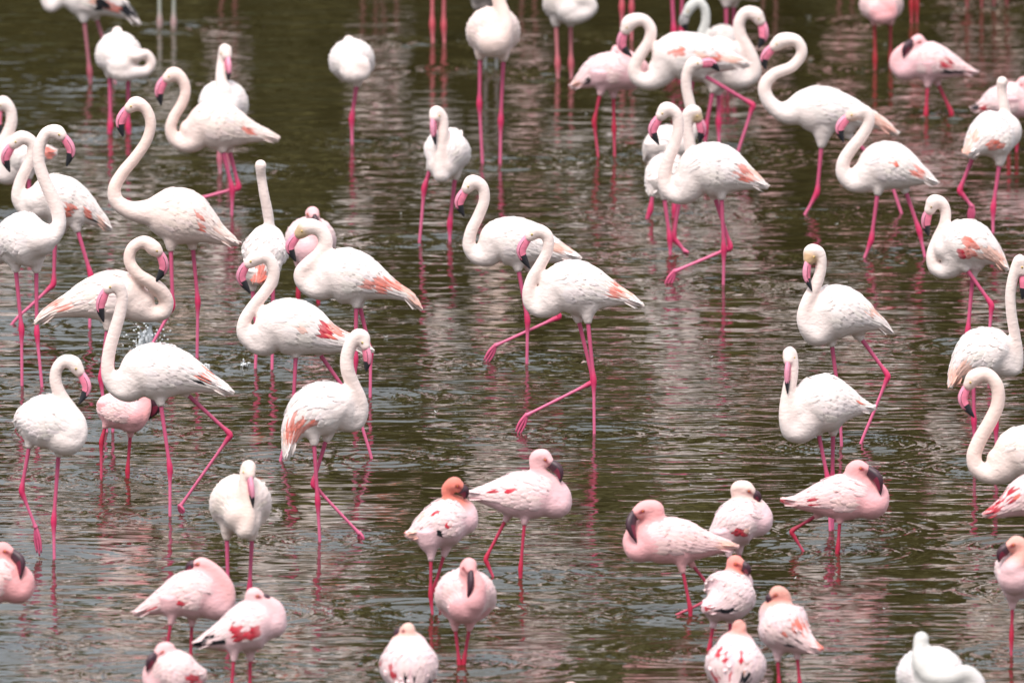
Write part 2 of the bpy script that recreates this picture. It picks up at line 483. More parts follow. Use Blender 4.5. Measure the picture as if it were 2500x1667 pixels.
bird(G, (0, 2), 1888, [(545,850,165),(430,780,220),(320,760,200),(220,760,125),(145,800,45)],
     [(560,920,120,-120),(640,880,80,-120),(640,770,66,-110),(575,670,60,-100),(495,550,54,-90),(455,430,50,-90),(470,330,48,-90),(525,275,52,-90),(600,290,62,-100)],
     [(665,380,-120),(712,490,-130),(645,630,-130)],
     [[(240,970),(175,1335),(295,1640),(325,1870)],[(480,1040),(440,1580),(445,1900)]],
     'white flamingo facing right at the left edge, dipping one drooping foot to the water', bd=(-90,90), kw=0.95)
bird(G, (1, 1), 1680, [(175,640,150),(158,720,182),(135,810,140),(110,900,75),(90,990,25)],
     [(170,600,80,120),(192,520,48,110),(180,400,44,90),(150,250,41,70),(128,110,40,60),(122,55,42,40),(122,10,47,30)], [(118,40,80),(112,90,120),(110,140,120)],
     [[(55,1025),(92,1400),(78,1680)],[(222,1000),(220,1400),(214,1750)]],
     'flamingo seen from behind with straight raised neck and hanging coral tail', bd=(130,-130), kw=1.0,
     pt=[(100,900,60,90,'c'),(60,960,50,50,'p')], tailcol='c')
bird(G, (1, 1), 2420, [(130,1400,110),(240,1340,200),(390,1340,225),(530,1380,195),(660,1430,130),(790,1460,85),(920,1480,55),(1045,1545,14)],
     [(150,1470,100),(50,1465,70),(-15,1390,60),(-10,1290,54),(60,1170,50),(150,1060,50),(215,960,50),(228,860,50),(170,765,52),(85,775,62)],
     [(5,830),(-40,925),(38,1062)],
     [[(410,1570),(390,1990),(285,2430)],[(605,1555),(900,1975),(1028,2400)]],
     'flamingo with dark coral wing streaks walking left behind the upright one, left of centre', bd=(-15,15),
     pt=[(655,1390,30,55,'r'),(740,1375,55,65,'c'),(845,1400,25,25,'c'),(460,1370,12,8,'p')])
bird(G, (1, 2), 1740, [(850,700,105),(770,660,180),(640,660,215),(510,710,190),(420,800,120),(372,900,75),(345,1010,40),(335,1080,12)],
     [(830,750,100,60),(905,770,72,70),(945,690,62,60),(935,590,58,40),(880,470,58,20),(835,350,57),(830,240,56),(860,140,55),(920,60,54),(965,75,52)],
     [(985,170,-20),(998,250,-30),(985,360,-30)],
     [[(560,945),(590,1420),(606,1740)],[(660,915),(548,1280),(935,1690),(955,1760)]],
     'white flamingo with orange hanging tail and lowered bill, crossing its legs, left of centre', bd=(40,-60), kw=0.9,
     pt=[(385,850,55,85,'c'),(465,820,28,30,'c'),(550,792,25,16,'c'),(320,900,40,60,'p')])
bird(L, (1, 1), 1140, [(530,700,140),(530,650,185),(532,620,195),(535,590,130),(538,560,40)],
     [(530,760,90,-150),(600,700,65,-170),(600,600,55,-180),(570,500,50,-140),(545,405,60,-120)], [(560,440,-180),(580,520,-210),(576,622,-200)],
     [[(430,830),(430,1060),(430,1150)],[(590,830),(592,1080),(598,1180)]],
     'pale pink flamingo resting, its head above the tan-faced neighbour', bd=(-120,150), kw=1.0, tint=(1,1.12,1.14))
bird(G, (1, 1), 1915, [(600,960,100),(700,920,190),(830,920,225),(980,950,180),(1110,1000,115),(1240,1050,65),(1350,1100,40),(1440,1205,10)],
     [(620,1010,105),(530,1020,72),(462,960,62),(455,890,60),(520,820,62),(610,740,62),(655,640,60),(610,545,60),(510,515,68)],
     [(420,590),(362,680),(410,802)],
     [[(905,1165),(900,1600),(885,1915)],[(935,1165),(1024,1545),(1020,1930)]],
     'white flamingo with tan stained face and long coral-edged wing, facing left',
     pt=[(1000,1005,36,42,'c'),(1150,1005,45,60,'c'),(1245,1000,50,36,'c'),(1350,1040,30,40,'p'),(1410,1120,20,50,'p')], face=TAN)
bird(G, (1, 0), 1180, [(875,560,110),(870,520,165),(868,495,180),(865,470,130),(860,450,40)],
     [(880,600,80,-140),(960,590,64,-120),(955,530,58,-130),(880,520,56,-150),(850,440,50,-90),(845,360,46,-10),(845,338,46,30)], [(850,350,80),(855,400,120),(855,440,150)],
     [[(910,695),(868,970),(872,1190)]],
     'white flamingo asleep on one leg, alone on open water near the top', bd=(-110,150), kw=0.98)
bird(G, (1, 0), 350, [(1580,-440,140),(1578,-470,200),(1575,-490,205),(1572,-520,130),(1570,-550,40)],
     [(1585,-420,80,-150),(1600,-540,56,-130),(1600,-700,50,-90),(1590,-850,50,-60)], [(1590,-800,-110),(1592,-720,-150),(1590,-620,-150)],
     [[(1530,-180),(1528,200),(1535,400)],[(1625,-180),(1622,210),(1630,400)]],
     'pair of salmon legs at the top edge, left of the pink-chested flamingo', bd=(-120,150), kw=1.0, legcol=(.62,.15,.17))
bird(G, (1, 0), 1340, [(2030,330,150),(2028,280,205),(2026,250,212),(2020,200,150),(2010,150,50)],
     [(2080,330,95,-140),(2120,220,74,-150),(2105,110,62,-130),(2070,0,54,-110),(2040,-160,48,-90),(2040,-330,48,-90),(2010,-430,60,-100)], [(1960,-400,-120),(1920,-310,-130),(1950,-200,-130)],
     [[(1922,475),(1915,850),(1942,1380)],[(2110,490),(2090,990),(2085,1360)]],
     'pink-chested flamingo facing front whose head is cut by the top edge, at top centre', bd=(-120,150), kw=0.98, tint=(1.0,.90,.86))
bird(J, (1, 0), 560, [(1930,-40,100),(1960,-90,160),(2000,-120,160),(2040,-120,90),(2080,-100,30)],
     [(1930,10,75),(1905,40,55),(1890,-60,50),(1900,-220,44),(1890,-380,50)], [(1850,-350),(1810,-270),(1830,-180)],
     [[(1960,80),(1965,400),(1965,600)],[(2050,80),(2055,400),(2055,600)]],
     'grey young flamingo glimpsed at the top edge behind the pink-chested one', tint=(.45,.43,.42), legcol=(.2,.18,.17))
bird(G, (1, 0), 1980, [(1615,1350,125),(1645,1260,182),(1670,1220,172),(1690,1150,100),(1700,1070,35)],
     [(1610,1400,84,-150),(1600,1440,62,-190),(1592,1350,54,-190),(1600,1220,48,-180),(1618,1090,46,-170),(1608,960,46,-160),(1560,920,54,-170)],
     [(1540,985,-210),(1540,1080,-235),(1556,1190,-240)],
     [[(1512,1385),(1463,1540),(1425,1985)],[(1715,1455),(1672,1830),(1673,1990)]],
     'white flamingo walking toward the camera with its neck hanging in front, upper middle', bd=(-110,170), kw=1.0, tuft=1)
bird(G, (1, 1), 1628, [(1960,720,80),(2060,640,170),(2200,640,195),(2340,660,170),(2470,700,120),(2590,740,75),(2680,765,45),(2750,790,15)],
     [(1980,750,88),(1890,755,66),(1832,680,55),(1845,560,50),(1905,430,47),(1955,290,46),(1935,180,48),(1855,150,60)],
     [(1795,225),(1748,320),(1790,432)],
     [[(2235,865),(2310,1280),(2304,1640)],[(2344,870),(2574,1250),(2045,1490),(1958,1640)]],
     'white flamingo stepping left with a foot raised, directly behind the central walker',
     pt=[(2590,690,60,50,'p'),(2560,722,16,12,'k'),(2400,740,14,10,'p')])
bird(G, (2, 1), 2205, [(440,1080,90),(540,1020,180),(670,1010,215),(800,1030,190),(930,1060,130),(1050,1090,75),(1150,1120,40),(1245,1175,10)],
     [(470,1150,105),(390,1190,72),(325,1150,60),(305,1060,54),(335,940,51),(405,820,48),(462,700,46),(455,590,50),(370,550,60)],
     [(298,610),(242,715),(315,860)],
     [[(790,1290),(838,1770),(842,2215)],[(715,1285),(836,1785),(285,2060),(205,2225)]],
     'large white flamingo in the very centre striding left, one pink foot just touching water',
     pt=[(1035,1045,40,75,'c'),(1120,1070,40,30,'p'),(1010,1000,16,30,'c')])
bird(L, (2, 0), 1290, [(1100,620,110),(1000,590,150),(880,590,130),(770,650,80),(690,700,35),(645,722,12)],
     [(1120,650,85,40),(1220,630,62,40),(1240,560,54,40),(1160,490,52,40),(1070,440,52,40),(1020,420,52,40)], [(1060,450,20),(1095,510,20),(1100,580,20)],
     [[(890,770),(840,1000),(872,1270)],[(1000,790),(1005,1050),(1010,1330)]],
     'small pink flamingo behind a hanging pink bill, tail pointing left, upper right cluster',
     pt=[(800,675,32,28,'k'),(910,672,20,14,'r'),(700,690,35,12,'p')], tint=(1,1.17,1.2))
bird(G, (2, 0), 1330, [(1370,560,90),(1470,480,180),(1600,460,190),(1740,470,165),(1860,490,110),(1970,510,70),(2060,525,40),(2120,545,12)],
     [(1380,620,90),(1280,670,72),(1195,640,60),(1170,560,54),(1220,450,50),(1290,340,48),(1305,240,48),(1240,165,50),(1135,185,62)],
     [(1085,270),(1065,370),(1150,468)],
     [[(1740,620),(2145,860),(2010,1280)],[(1650,650),(1590,1000),(1560,1350)]],
     'white flamingo with red shoulder patch bending its head down, in the cluster at upper right',
     pt=[(1580,430,60,36,'c'),(1755,450,35,25,'p'),(1865,475,32,36,'c'),(2000,500,60,24,'p')])
bird(G, (2, 0), 490, [(1520,-440,140),(1518,-460,195),(1515,-480,200),(1512,-510,130),(1510,-540,40)],
     [(1520,-420,80,-150),(1540,-540,56,-130),(1540,-700,50,-90),(1530,-850,50,-60)], [(1530,-800,-110),(1532,-720,-150),(1530,-620,-150)],
     [[(1470,-230),(1495,250),(1515,520)],[(1565,-230),(1558,250),(1560,520)]],
     'pair of pink legs cut by the top edge, left of the small grey neck', bd=(-120,150), kw=1.0)
bird(G, (2, 0), 1230, [(2000,570,110),(1900,500,180),(1780,510,180),(1660,560,120),(1560,600,60),(1500,620,20)],
     [(1980,630,100),(2080,650,72),(2145,610,62),(2150,530,56),(2105,410,52),(2045,300,50),(2030,190,49),(2085,105,50),(2165,120,58)],
     [(2215,195),(2232,290),(2188,402)],
     [[(1815,745),(1755,1060),(1750,1250)],[(1860,765),(1860,1000),(1866,1250)]],
     'white flamingo facing right with hooked neck and bright pink bill, in the upper right cluster', bd=(10,20))
bird(G, (2, 0), 1783, [(1560,1190,90),(1480,1180,140),(1390,1180,135),(1310,1230,80),(1275,1290,30),(1262,1325,8)],
     [(1560,1160,70),(1640,1080,56),(1650,960,48),(1622,840,45),(1598,720,44),(1602,610,46),(1655,522,54)], [(1720,525),(1800,520),(1868,585)],
     [[(1352,1345),(1303,1720),(1275,1800)],[(1500,1345),(1500,1720),(1498,1800)]],
     'flamingo holding its pink bill level to the right, neck upright in the upper right cluster', bd=(0,30))
bird(G, (2, 0), 2080, [(1545,1400,100),(1480,1400,150),(1410,1430,150),(1352,1500,108),(1325,1560,58),(1310,1612,16)],
     [(1540,1460,85),(1620,1420,64),(1645,1320,54),(1625,1180,48),(1605,1040,46),(1615,930,50),(1665,915,54)], [(1702,990),(1725,1070),(1700,1168)],
     [[(1415,1620),(1462,1950),(1466,2090)],[(1540,1640),(1490,1950),(1590,2065),(1610,2085)]],
     'tan-headed flamingo looking right, tucked behind the white one with the red wing mark', face=TAN, bd=(60,-60))
bird(G, (2, 0), 2335, [(1590,1490,110),(1700,1410,200),(1830,1390,215),(1960,1420,175),(2070,1460,110),(2170,1500,60),(2265,1545,12)],
     [(1590,1570,98),(1510,1600,72),(1440,1560,62),(1415,1460,57),(1440,1330,54),(1500,1180,50),(1532,1050,47),(1510,930,48),(1432,895,60)],
     [(1372,970),(1320,1070),(1372,1188)],
     [[(1885,1620),(1905,2040),(1900,2350)],[(1832,1620),(1962,2030),(1500,2225),(1428,2360)]],
     'white flamingo with bold red wing mark lifting a foot, front of upper right cluster',
     pt=[(2095,1430,45,55,'c'),(2080,1470,30,16,'c'),(2170,1440,40,40,'p')])
bird(L, (3, 0), 580, [(1185,90,110),(1183,60,150),(1180,30,160),(1175,-10,110),(1170,-40,40)],
     [(1190,130,70,-130),(1260,110,55,-120),(1240,50,50,-130),(1190,20,50,-120),(1180,-60,46,-20),(1180,-120,48,30)], [(1185,-90,90),(1185,-40,130),(1185,0,140)],
     [[(1125,195),(1130,480),(1130,600)],[(1255,195),(1257,480),(1260,600)]],
     'round pink sleeping flamingo cut by the top edge at upper right', bd=(-90,120), kw=1.05, legcol=(.40,.04,.05))
def top_bird(t, kind, x0, x1, w, ankle, label, **kw):
    xm = (x0 + x1) / 2; yb = ankle - 400
    bird(kind, t, w, [(xm,yb-180,140),(xm,yb-200,185),(xm-3,yb-220,190),(xm-5,yb-250,120),(xm-8,yb-280,40)],
         [(xm+20,yb-160,78,-140),(xm+40,yb-280,54,-120),(xm+40,yb-430,48,-90),(xm+20,yb-560,50,-70)], [(xm+20,yb-510,-110),(xm+20,yb-430,-150),(xm+18,yb-330,-150)],
         [[(x0,yb),(x0+4,ankle),(x0+4,w+20)],[(x1,yb),(x1-2,ankle),(x1-2,w+20)]], label, bd=(-120,150), kw=1.0, **kw)
top_bird((3,0), L, 1425, 1475, 190, 40, 'two bright red legs close together at the top edge, above a sleeping pink bird', legcol=(.38,.03,.04))
top_bird((3,0), L, 1880, 2005, 70, -60, 'red legs at the top edge nearer the pink sleeper', legcol=(.26,.05,.05))
top_bird((3,0), L, 2100, 2210, 50, -60, 'red legs at the top edge nearest the right corner', legcol=(.26,.05,.05))
top_bird((2,0), G, 1065, 1150, 330, 60, 'single visible pink leg at the top edge behind a bent white head', legcol=(.62,.15,.18))
top_bird((0,0), J, 1305, 1425, 230, 185, 'pale grey legs with dark ankles at the top edge, upper left', tint=(.8,.78,.75), legcol=(.42,.42,.36))
bird(J, (2, 0), 760, [(1800,380,90),(1880,350,140),(1980,370,110),(2060,400,50),(2110,420,15)],
     [(1800,400,70),(1745,380,50),(1725,290,42),(1755,180,38),(1745,70,38),(1690,15,40),(1628,65,46)], [(1592,125),(1575,190),(1600,255)],
     [[(1880,480),(1885,650),(1885,780)],[(1930,480),(1935,650),(1935,780)]],
     'grey young flamingo, only its hooked neck and dark-tipped bill showing behind white backs', tint=(.75,.75,.74), headcol=(.58,.56,.53))
bird(G, (2, 0), 480, [(1920,-110,90),(2000,-110,145),(2080,-90,110),(2140,-40,60),(2195,0,15)],
     [(1900,-110,75),(1830,-130,55),(1800,-220,50),(1840,-330,46),(1850,-440,48),(1790,-480,56)], [(1740,-430),(1700,-340),(1730,-240)],
     [[(1925,45),(1925,310),(1930,500)],[(1985,45),(1985,310),(1985,500)]],
     'pale flamingo belly with reddish legs at the top edge, above a hooked white neck', pt=[(2110,-20,40,30,'p')])
bird(J, (2, 0), 640, [(640,80,110),(630,40,170),(620,10,185),(600,-30,130),(590,-60,40)],
     [(660,120,80,-120),(770,110,60,-120),(820,60,52,-110),(780,0,50,-120),(690,0,52,-130),(640,-60,48,-60),(640,-120,46,30)], [(640,-90,90),(635,-40,130),(635,0,150)],
     [[(530,205),(542,520),(545,660)],[(648,205),(652,520),(655,660)]],
     'greyish sleeping flamingo with looped neck, top edge right of the pink-chested one', bd=(-100,140), kw=1.05, tint=(.84,.83,.82), legcol=(.52,.17,.19))
for (t, x, w, tn, lb) in (((0,0),1870,-240,(1,.9,.9), 'pale mirror image in the water behind the half-hidden camera-facing flamingo, upper left'), ((1,0),1180,-265,(1,.95,.94), 'pale mirror image right of the one-legged sleeper, bird beyond the top edge'), ((1,0),1010,-170,(1,.92,.9), 'dim mirror image directly above the one-legged sleeper, bird beyond the top edge'), ((2,0),300,-220,(1,.8,.8), 'pink mirror image between the greyish sleeper and the pink-chested flamingo at top'),
                      ((3,0),890,-270,(1,.68,.68), 'bright pink mirror image left of the round pink sleeper at the top edge'), ((3,0),1850,-230,(1,.8,.8), 'pink mirror image in the water right of the long hooked neck at top'), ((3,0),2180,-250,(1,.85,.78), 'peach mirror image near the top right corner, bird beyond the edge'), ((2,0),2280,-200,(1,.74,.74), 'faint pink mirror image above the left-facing white flamingo at upper right')):
    top_bird(t, G, x - 55, x + 55, w, w - 240, lb, tint=tn, legcol=(.20,.07,.06))
bird(G, (3, 0), 1753, [(420,900,78),(530,890,150),(660,900,190),(790,910,172),(920,930,125),(1050,970,80),(1170,1010,50),(1315,1110,12)],
     [(440,930,88),(330,900,70),(245,810,58),(225,700,53),(300,610,49),(450,545,46),(530,430,46),(480,335,50),(365,335,62)], [(285,395),(222,480),(232,572)],
     [[(690,1195),(655,1580),(548,1775)],[(930,1120),(1240,1430),(1352,1775)]],
     'white flamingo with long S curved neck, just right of the upper cluster',
     pt=[(1140,985,55,60,'p'),(1220,1050,60,40,'p')])
bird(G, (3, 0), 2108, [(1020,1420,90),(1110,1380,165),(1230,1360,195),(1350,1390,165),(1450,1425,110),(1540,1460,60),(1642,1512,10)],
     [(1030,1480,96),(940,1500,70),(870,1430,60),(870,1330,54),(935,1220,51),(1030,1100,49),(1080,990,49),(1050,915,50),(975,930,60)], [(905,965),(840,1050),(872,1168)],
     [[(1150,1585),(1100,1965),(1040,2125)],[(1380,1568),(1490,1885),(1542,2125)]],
     'white flamingo with lowered head overlapping the tail of the S-necked one, upper right',
     pt=[(1300,1362,20,10,'c'),(1500,1430,36,40,'c')], face=np.array([.74,.52,.44]))
bird(L, (3, 0), 950, [(1370,530,95),(1480,510,140),(1600,510,152),(1720,540,110),(1830,570,62),(1920,595,30),(1972,605,8)],
     [(1370,570,85),(1312,540,64),(1310,470,54),(1370,410,52),(1440,375,54),(1490,342,62)], [(1440,355,-40),(1385,400,-75),(1358,472,-85)],
     [[(1560,705),(1547,930),(1545,970)],[(1645,690),(1755,920),(1757,970)]],
     'pink flamingo with dark purple bill standing alone at upper right, black wing edge',
     pt=[(1800,605,75,22,'k'),(1735,540,38,32,'r'),(1900,592,14,8,'r')], tint=(1,1.12,1.14))
bird(G, (3, 0), 1903, [(2180,1080,160),(2100,1110,200),(2010,1150,150),(1930,1215,80),(1872,1280,22)],
     [(2190,1040,75,130),(2200,940,46,120),(2186,860,43,110),(2168,760,42,110),(2168,690,44,100),(2172,668,44,90)], [(2178,700,140),(2182,750,170),(2180,800,170)],
     [[(1930,1290),(1820,1565),(1925,1695),(1912,1815)],[(2148,1345),(2098,1700),(2095,1920)]],
     'white flamingo seen from behind with coral flames and a bent leg, right edge', bd=(90,-120), kw=0.95,
     pt=[(2100,1195,60,55,'c'),(2290,1120,22,28,'p'),(1935,1140,55,40,'p'),(1880,1230,30,40,'p')])
bird(L, (3, 0), 1250, [(2350,850,110),(2240,830,150),(2110,840,110),(2010,880,55),(1910,902,12)],
     [(2370,860,90),(2440,820,62),(2440,740,54),(2390,690,52),(2345,680,52)], [(2310,720),(2290,780),(2300,850)],
     [[(2230,970),(2225,1150),(2225,1280)],[(2290,970),(2290,1150),(2290,1280)]],
     'pale pink flamingo behind the straight necked one at the upper right edge',
     pt=[(1955,875,25,22,'k'),(2020,880,20,22,'r'),(2340,850,24,40,'p')], tint=(1,1.15,1.16))
bird(G, (3, 1), 1500, [(1720,690,115),(1800,660,180),(1920,660,188),(2030,710,130),(2120,770,70),(2180,830,30),(2215,878,8)],
     [(1770,830,90,40),(1690,880,66,60),(1620,850,56,70),(1600,750,52,80),(1640,620,48,110),(1695,500,46,110),(1708,400,45,110),(1675,320,47,100),(1612,310,58,90)],
     [(1565,400,90),(1545,480,90),(1570,592,90)],
     [[(1880,862),(2085,1155),(2055,1520)],[(1930,920),(1890,1370),(1882,1520)]],
     'white flamingo with red flame-shaped wing marks at right, bill turned over its shoulder', bd=(30,-40), kw=0.9,
     pt=[(1840,750,45,35,'r'),(1925,700,55,70,'c'),(2080,765,75,60,'p'),(2160,810,40,50,'p'),(1722,685,8,14,'c')])
bird(G, (3, 1), 2300, [(640,1250,140),(760,1220,215),(880,1220,205),(1000,1250,150),(1100,1290,85),(1180,1320,50),(1265,1395,10)],
     [(650,1390,100,-120),(575,1350,70,-160),(545,1260,60,-165),(575,1130,54,-160),(640,1000,50,-150),(685,860,46,-140),(670,730,50,-140),(610,720,64,-150)],
     [(580,810,-190),(568,920,-210),(612,1040,-210)],
     [[(775,1480),(838,1950),(855,2320)],[(1015,1430),(1238,1735),(1010,2300)]],
     'white flamingo with orange-brown forehead and pale pink bill, walking at right of centre', bd=(-80,50), kw=0.92, face=np.array([.55,.35,.20]),
     pt=[(1130,1230,40,50,'p')])
bird(G, (3, 2), 1150, [(2190,230,120),(2100,200,190),(1980,220,200),(1880,290,140),(1810,360,80),(1765,430,38),(1748,495,10)],
     [(2200,310,90,40),(2280,330,58,50),(2298,230,50,40),(2275,60,46,20),(2245,-130,44),(2240,-290,44),(2275,-460,46),(2320,-555,52)],
     [(2345,-440),(2352,-350),(2335,-232)],
     [[(1935,430),(1940,760),(1950,1170)],[(2120,420),(2120,800),(2125,1170)]],
     'white flamingo at the right edge with upright neck and tail fanned toward the camera', bd=(60,-60), kw=0.95,
     pt=[(1780,400,50,60,'p'),(1840,350,30,50,'p')], tailcol='p')
bird(G, (3, 2), 1655, [(520,660,150),(640,620,215),(770,620,225),(890,630,150),(990,650,80),(1070,660,45),(1130,664,15)],
     [(520,830,110,-110),(440,850,76,-150),(405,760,64,-160),(405,640,60,-150),(425,500,56,-140),(445,380,54,-130),(445,260,54,-120),(428,205,56,-120)],
     [(418,290,-170),(410,400,-200),(412,540,-210)],
     [[(665,865),(745,1250),(762,1670)],[(785,870),(780,1250),(782,1650)]],
     'white flamingo with ruffled back looking straight at the camera, right of centre', bd=(-80,50), kw=0.92,
     pt=[(1010,650,14,45,'c')], tuft=1)
bird(G, (3, 2), 1800, [(2150,1080,110),(2260,1030,190),(2400,1020,215),(2550,1060,170),(2700,1120,90),(2850,1180,20)],
     [(2170,1160,112),(2060,1200,80),(1965,1150,68),(1940,1050,63),(1985,920,60),(2070,770,58),(2135,620,56),(2125,470,55),(2040,380,56),(1945,405,66)],
     [(1880,490),(1848,590),(1942,735)],
     [[(2380,1230),(2440,1700),(2440,1900)],[(2440,1230),(2500,1700),(2500,1900)]],
     'large flamingo cut by the right edge, long S curved neck facing left', tint=(1,.93,.895))
bird(L, (3, 2), 1840, [(1110,1430,110),(1000,1400,165),(860,1390,185),(700,1400,140),(570,1420,85),(460,1430,45),(350,1415,14)],
     [(1110,1440,115),(1150,1370,95,30),(1090,1290,80,30),(990,1240,72),(945,1180,66),(985,1145,66)], [(1065,1165,-30),(1150,1235,-70),(1175,1368,-85)],
     [[(840,1585),(825,1810),(818,1850)],[(645,1540),(440,1665),(545,1840)]],
     'pink flamingo with dark bill resting on its breast, one leg bent back, lower right',
     pt=[(615,1430,14,28,'r'),(372,1425,24,18,'r')])
bird(L, (2, 2), 2045, [(540,1430,100),(440,1390,170),(300,1370,190),(150,1370,170),(20,1370,110),(-90,1370,65),(-170,1370,35),(-222,1362,12)],
     [(540,1440,110),(570,1370,84),(520,1290,68),(430,1220,58),(365,1130,52),(370,1060,56),(425,1050,58)], [(478,1110,-20),(550,1170,-50),(567,1265,-70)],
     [[(270,1600),(238,1970),(238,2060)],[(115,1575),(-50,1893),(25,2070)]],
     'pale pink flamingo facing right with dark curved bill and lavender wing, bottom centre',
     pt=[(6,1350,22,34,'r'),(150,1340,10,8,'r')], tint=(1,1.17,1.19))
bird(L, (1, 3), 990, [(1780,230,130),(1690,240,190),(1570,270,170),(1460,310,110),(1380,350,60),(1308,360,18)],
     [(1810,200,90,60),(1810,130,62,60),(1740,80,50,50),(1665,50,44,30),(1648,-20,46,20),(1710,-60,64,10)], [(1765,-30),(1795,15),(1792,60)],
     [[(1518,550),(1515,840),(1530,1010)],[(1625,515),(1545,790),(1600,1000)]],
     'white-backed flamingo with vivid orange head and neck, bottom centre', bd=(60,-60), kw=0.95,
     pt=[(1540,210,12,26,'r'),(1635,290,12,32,'r'),(1430,195,18,22,'p'),(1540,345,85,18,'k'),(1360,370,70,30,'p')],
     tint=(1,1.2,1.22), headcol=(.72,.20,.15), tailcol='c')
bird(L, (1, 3), 1420, [(1800,930,150),(1800,870,215),(1802,850,222),(1805,810,150),(1808,770,50)],
     [(1860,900,100,-190),(1900,790,70,-210),(1870,700,56,-190),(1800,640,52,-160),(1830,600,64,-150)], [(1842,660,-220),(1840,780,-260),(1815,902,-260)],
     [[(1718,1125),(1752,1420),(1756,1460)],[(1832,1125),(1787,1390),(1787,1430)]],
     'pink flamingo facing the camera with long dark bill on its breast, bottom centre', bd=(-130,170), kw=1.06)
bird(L, (1, 3), 2000, [(1332,1300,170),(1335,1400,225),(1338,1500,200),(1342,1620,110),(1345,1720,30)],
     [(1330,1280,90,190),(1300,1210,60,180),(1320,1150,56,150),(1332,1130,60,120)], [(1285,1150,140),(1250,1170,150),(1240,1215,150)],
     [[(1270,1680),(1250,1900),(1250,2020)],[(1400,1680),(1420,1900),(1420,2020)]],
     'white-backed flamingo seen from behind at the bottom edge, black tail and small peach head', bd=(160,-160), kw=1.02,
     pt=[(1120,1410,14,20,'r'),(1210,1500,20,20,'r'),(1345,1550,55,40,'k'),(1520,1555,14,26,'k')], tint=(1,1.22,1.24), headcol=(.78,.45,.38))
bird(L, (0, 3), 1500, [(1760,880,130),(1640,840,200),(1500,850,180),(1370,890,120),(1250,940,70),(1160,980,40),(1095,1008,14)],
     [(1790,940,105),(1860,900,72),(1858,800,66),(1800,700,62),(1720,625,58),(1650,592,56)], [(1600,598),(1560,615),(1520,650)],
     [[(1400,1075),(1350,1400),(1350,1520)],[(1572,1085),(1560,1400),(1558,1520)]],
     'pink flamingo with its face tucked into its back feathers, bottom left',
     pt=[(1390,890,15,32,'r'),(1462,920,34,22,'r'),(1210,965,20,16,'r')], tint=(1,1.08,1.08))
bird(L, (0, 3), 1760, [(2230,1080,125),(2120,1080,200),(1990,1120,190),(1860,1170,130),(1740,1210,80),(1650,1240,45),(1578,1258,14)],
     [(2230,1060,110,20),(2240,970,88,20),(2160,915,74,10),(2080,890,66),(2078,845,66)], [(2145,870,-10),(2190,890,-10),(2228,918,-10)],
     [[(1915,1370),(1895,1640),(1890,1780)],[(2050,1370),(2048,1640),(2045,1780)]],
     'white-backed flamingo with red streaks and black flight feathers, lower left, head at rest', bd=(20,-20), kw=0.95,
     pt=[(1930,1165,48,52,'r'),(2050,1170,36,36,'r'),(2180,1100,12,12,'r'),(1620,1255,42,22,'k'),(1720,1200,34,26,'k'),(1800,1240,60,20,'k'),(1890,1250,34,12,'k')],
     tint=(1,1.22,1.22))
bird(L, (0, 3), 2150, [(1270,1560,100),(1370,1510,190),(1480,1500,190),(1590,1510,120),(1695,1505,36)],
     [(1280,1570,95),(1230,1500,68),(1270,1410,58),(1370,1330,56),(1385,1285,52),(1335,1290,58)], [(1290,1340,-40),(1238,1385,-70),(1200,1472,-85)],
     [[(1420,1690),(1420,1950),(1420,2170)],[(1520,1690),(1520,1950),(1520,2170)]],
     'small pink flamingo with red tail cut by the bottom edge, lower left', pt=[(1600,1545,50,36,'r')], tint=(1,1.15,1.15))
bird(L, (0, 3), 1300, [(150,770,100),(30,730,190),(-120,730,200),(-280,760,130),(-420,800,60),(-500,820,15)],
     [(160,800,105),(200,720,84),(110,630,78),(0,580,70),(-45,520,62),(20,475,66)], [(95,505,-30),(165,570,-70),(168,715,-100)],
     [[(-60,930),(-70,1150),(-70,1320)],[(-140,930),(-150,1150),(-150,1320)]],
     'salmon pink flamingo with dark bill cut by the left edge, bottom left', tint=(1,.92,.90))
bird(L, (2, 3), 1010, [(1190,460,95),(1300,420,165),(1430,400,185),(1580,410,170),(1720,430,120),(1840,440,75),(1950,450,40),(2028,458,10)],
     [(1200,470,98),(1140,410,68,20),(1165,330,60,30),(1250,270,62,30),(1340,215,66),(1345,140,66),(1262,140,70)], [(1175,180,-40),(1140,275,-85),(1190,418,-100)],
     [[(1568,650),(1628,950),(1632,1030)],[(1650,602),(1845,850),(1485,1030)]],
     'pink flamingo with dark bill facing left and one leg swung forward, bottom right of centre', pt=[(1620,432,14,10,'r'),(1950,440,50,30,'p')], tint=(1,1.0,.99))
bird(L, (2, 3), 830, [(2180,240,130),(2090,230,190),(1980,270,175),(1890,340,110),(1820,400,60),(1780,450,25)],
     [(2190,220,110,40),(2170,130,84,40),(2080,70,66,30),(2020,20,58,20),(2020,-30,58,10),(2080,-25,66)], [(2140,15,-10),(2180,55,-10),(2178,95,-10)],
     [[(1945,520),(1950,700),(1950,850)],[(2030,500),(2032,700),(2032,850)]],
     'white flamingo with small dark bill looking right, behind the tail of a pink bird', bd=(30,-30), kw=0.95,
     pt=[(2010,342,55,28,'r'),(2080,330,16,14,'p')], tint=(1,1.24,1.26), headcol=(.80,.56,.50))
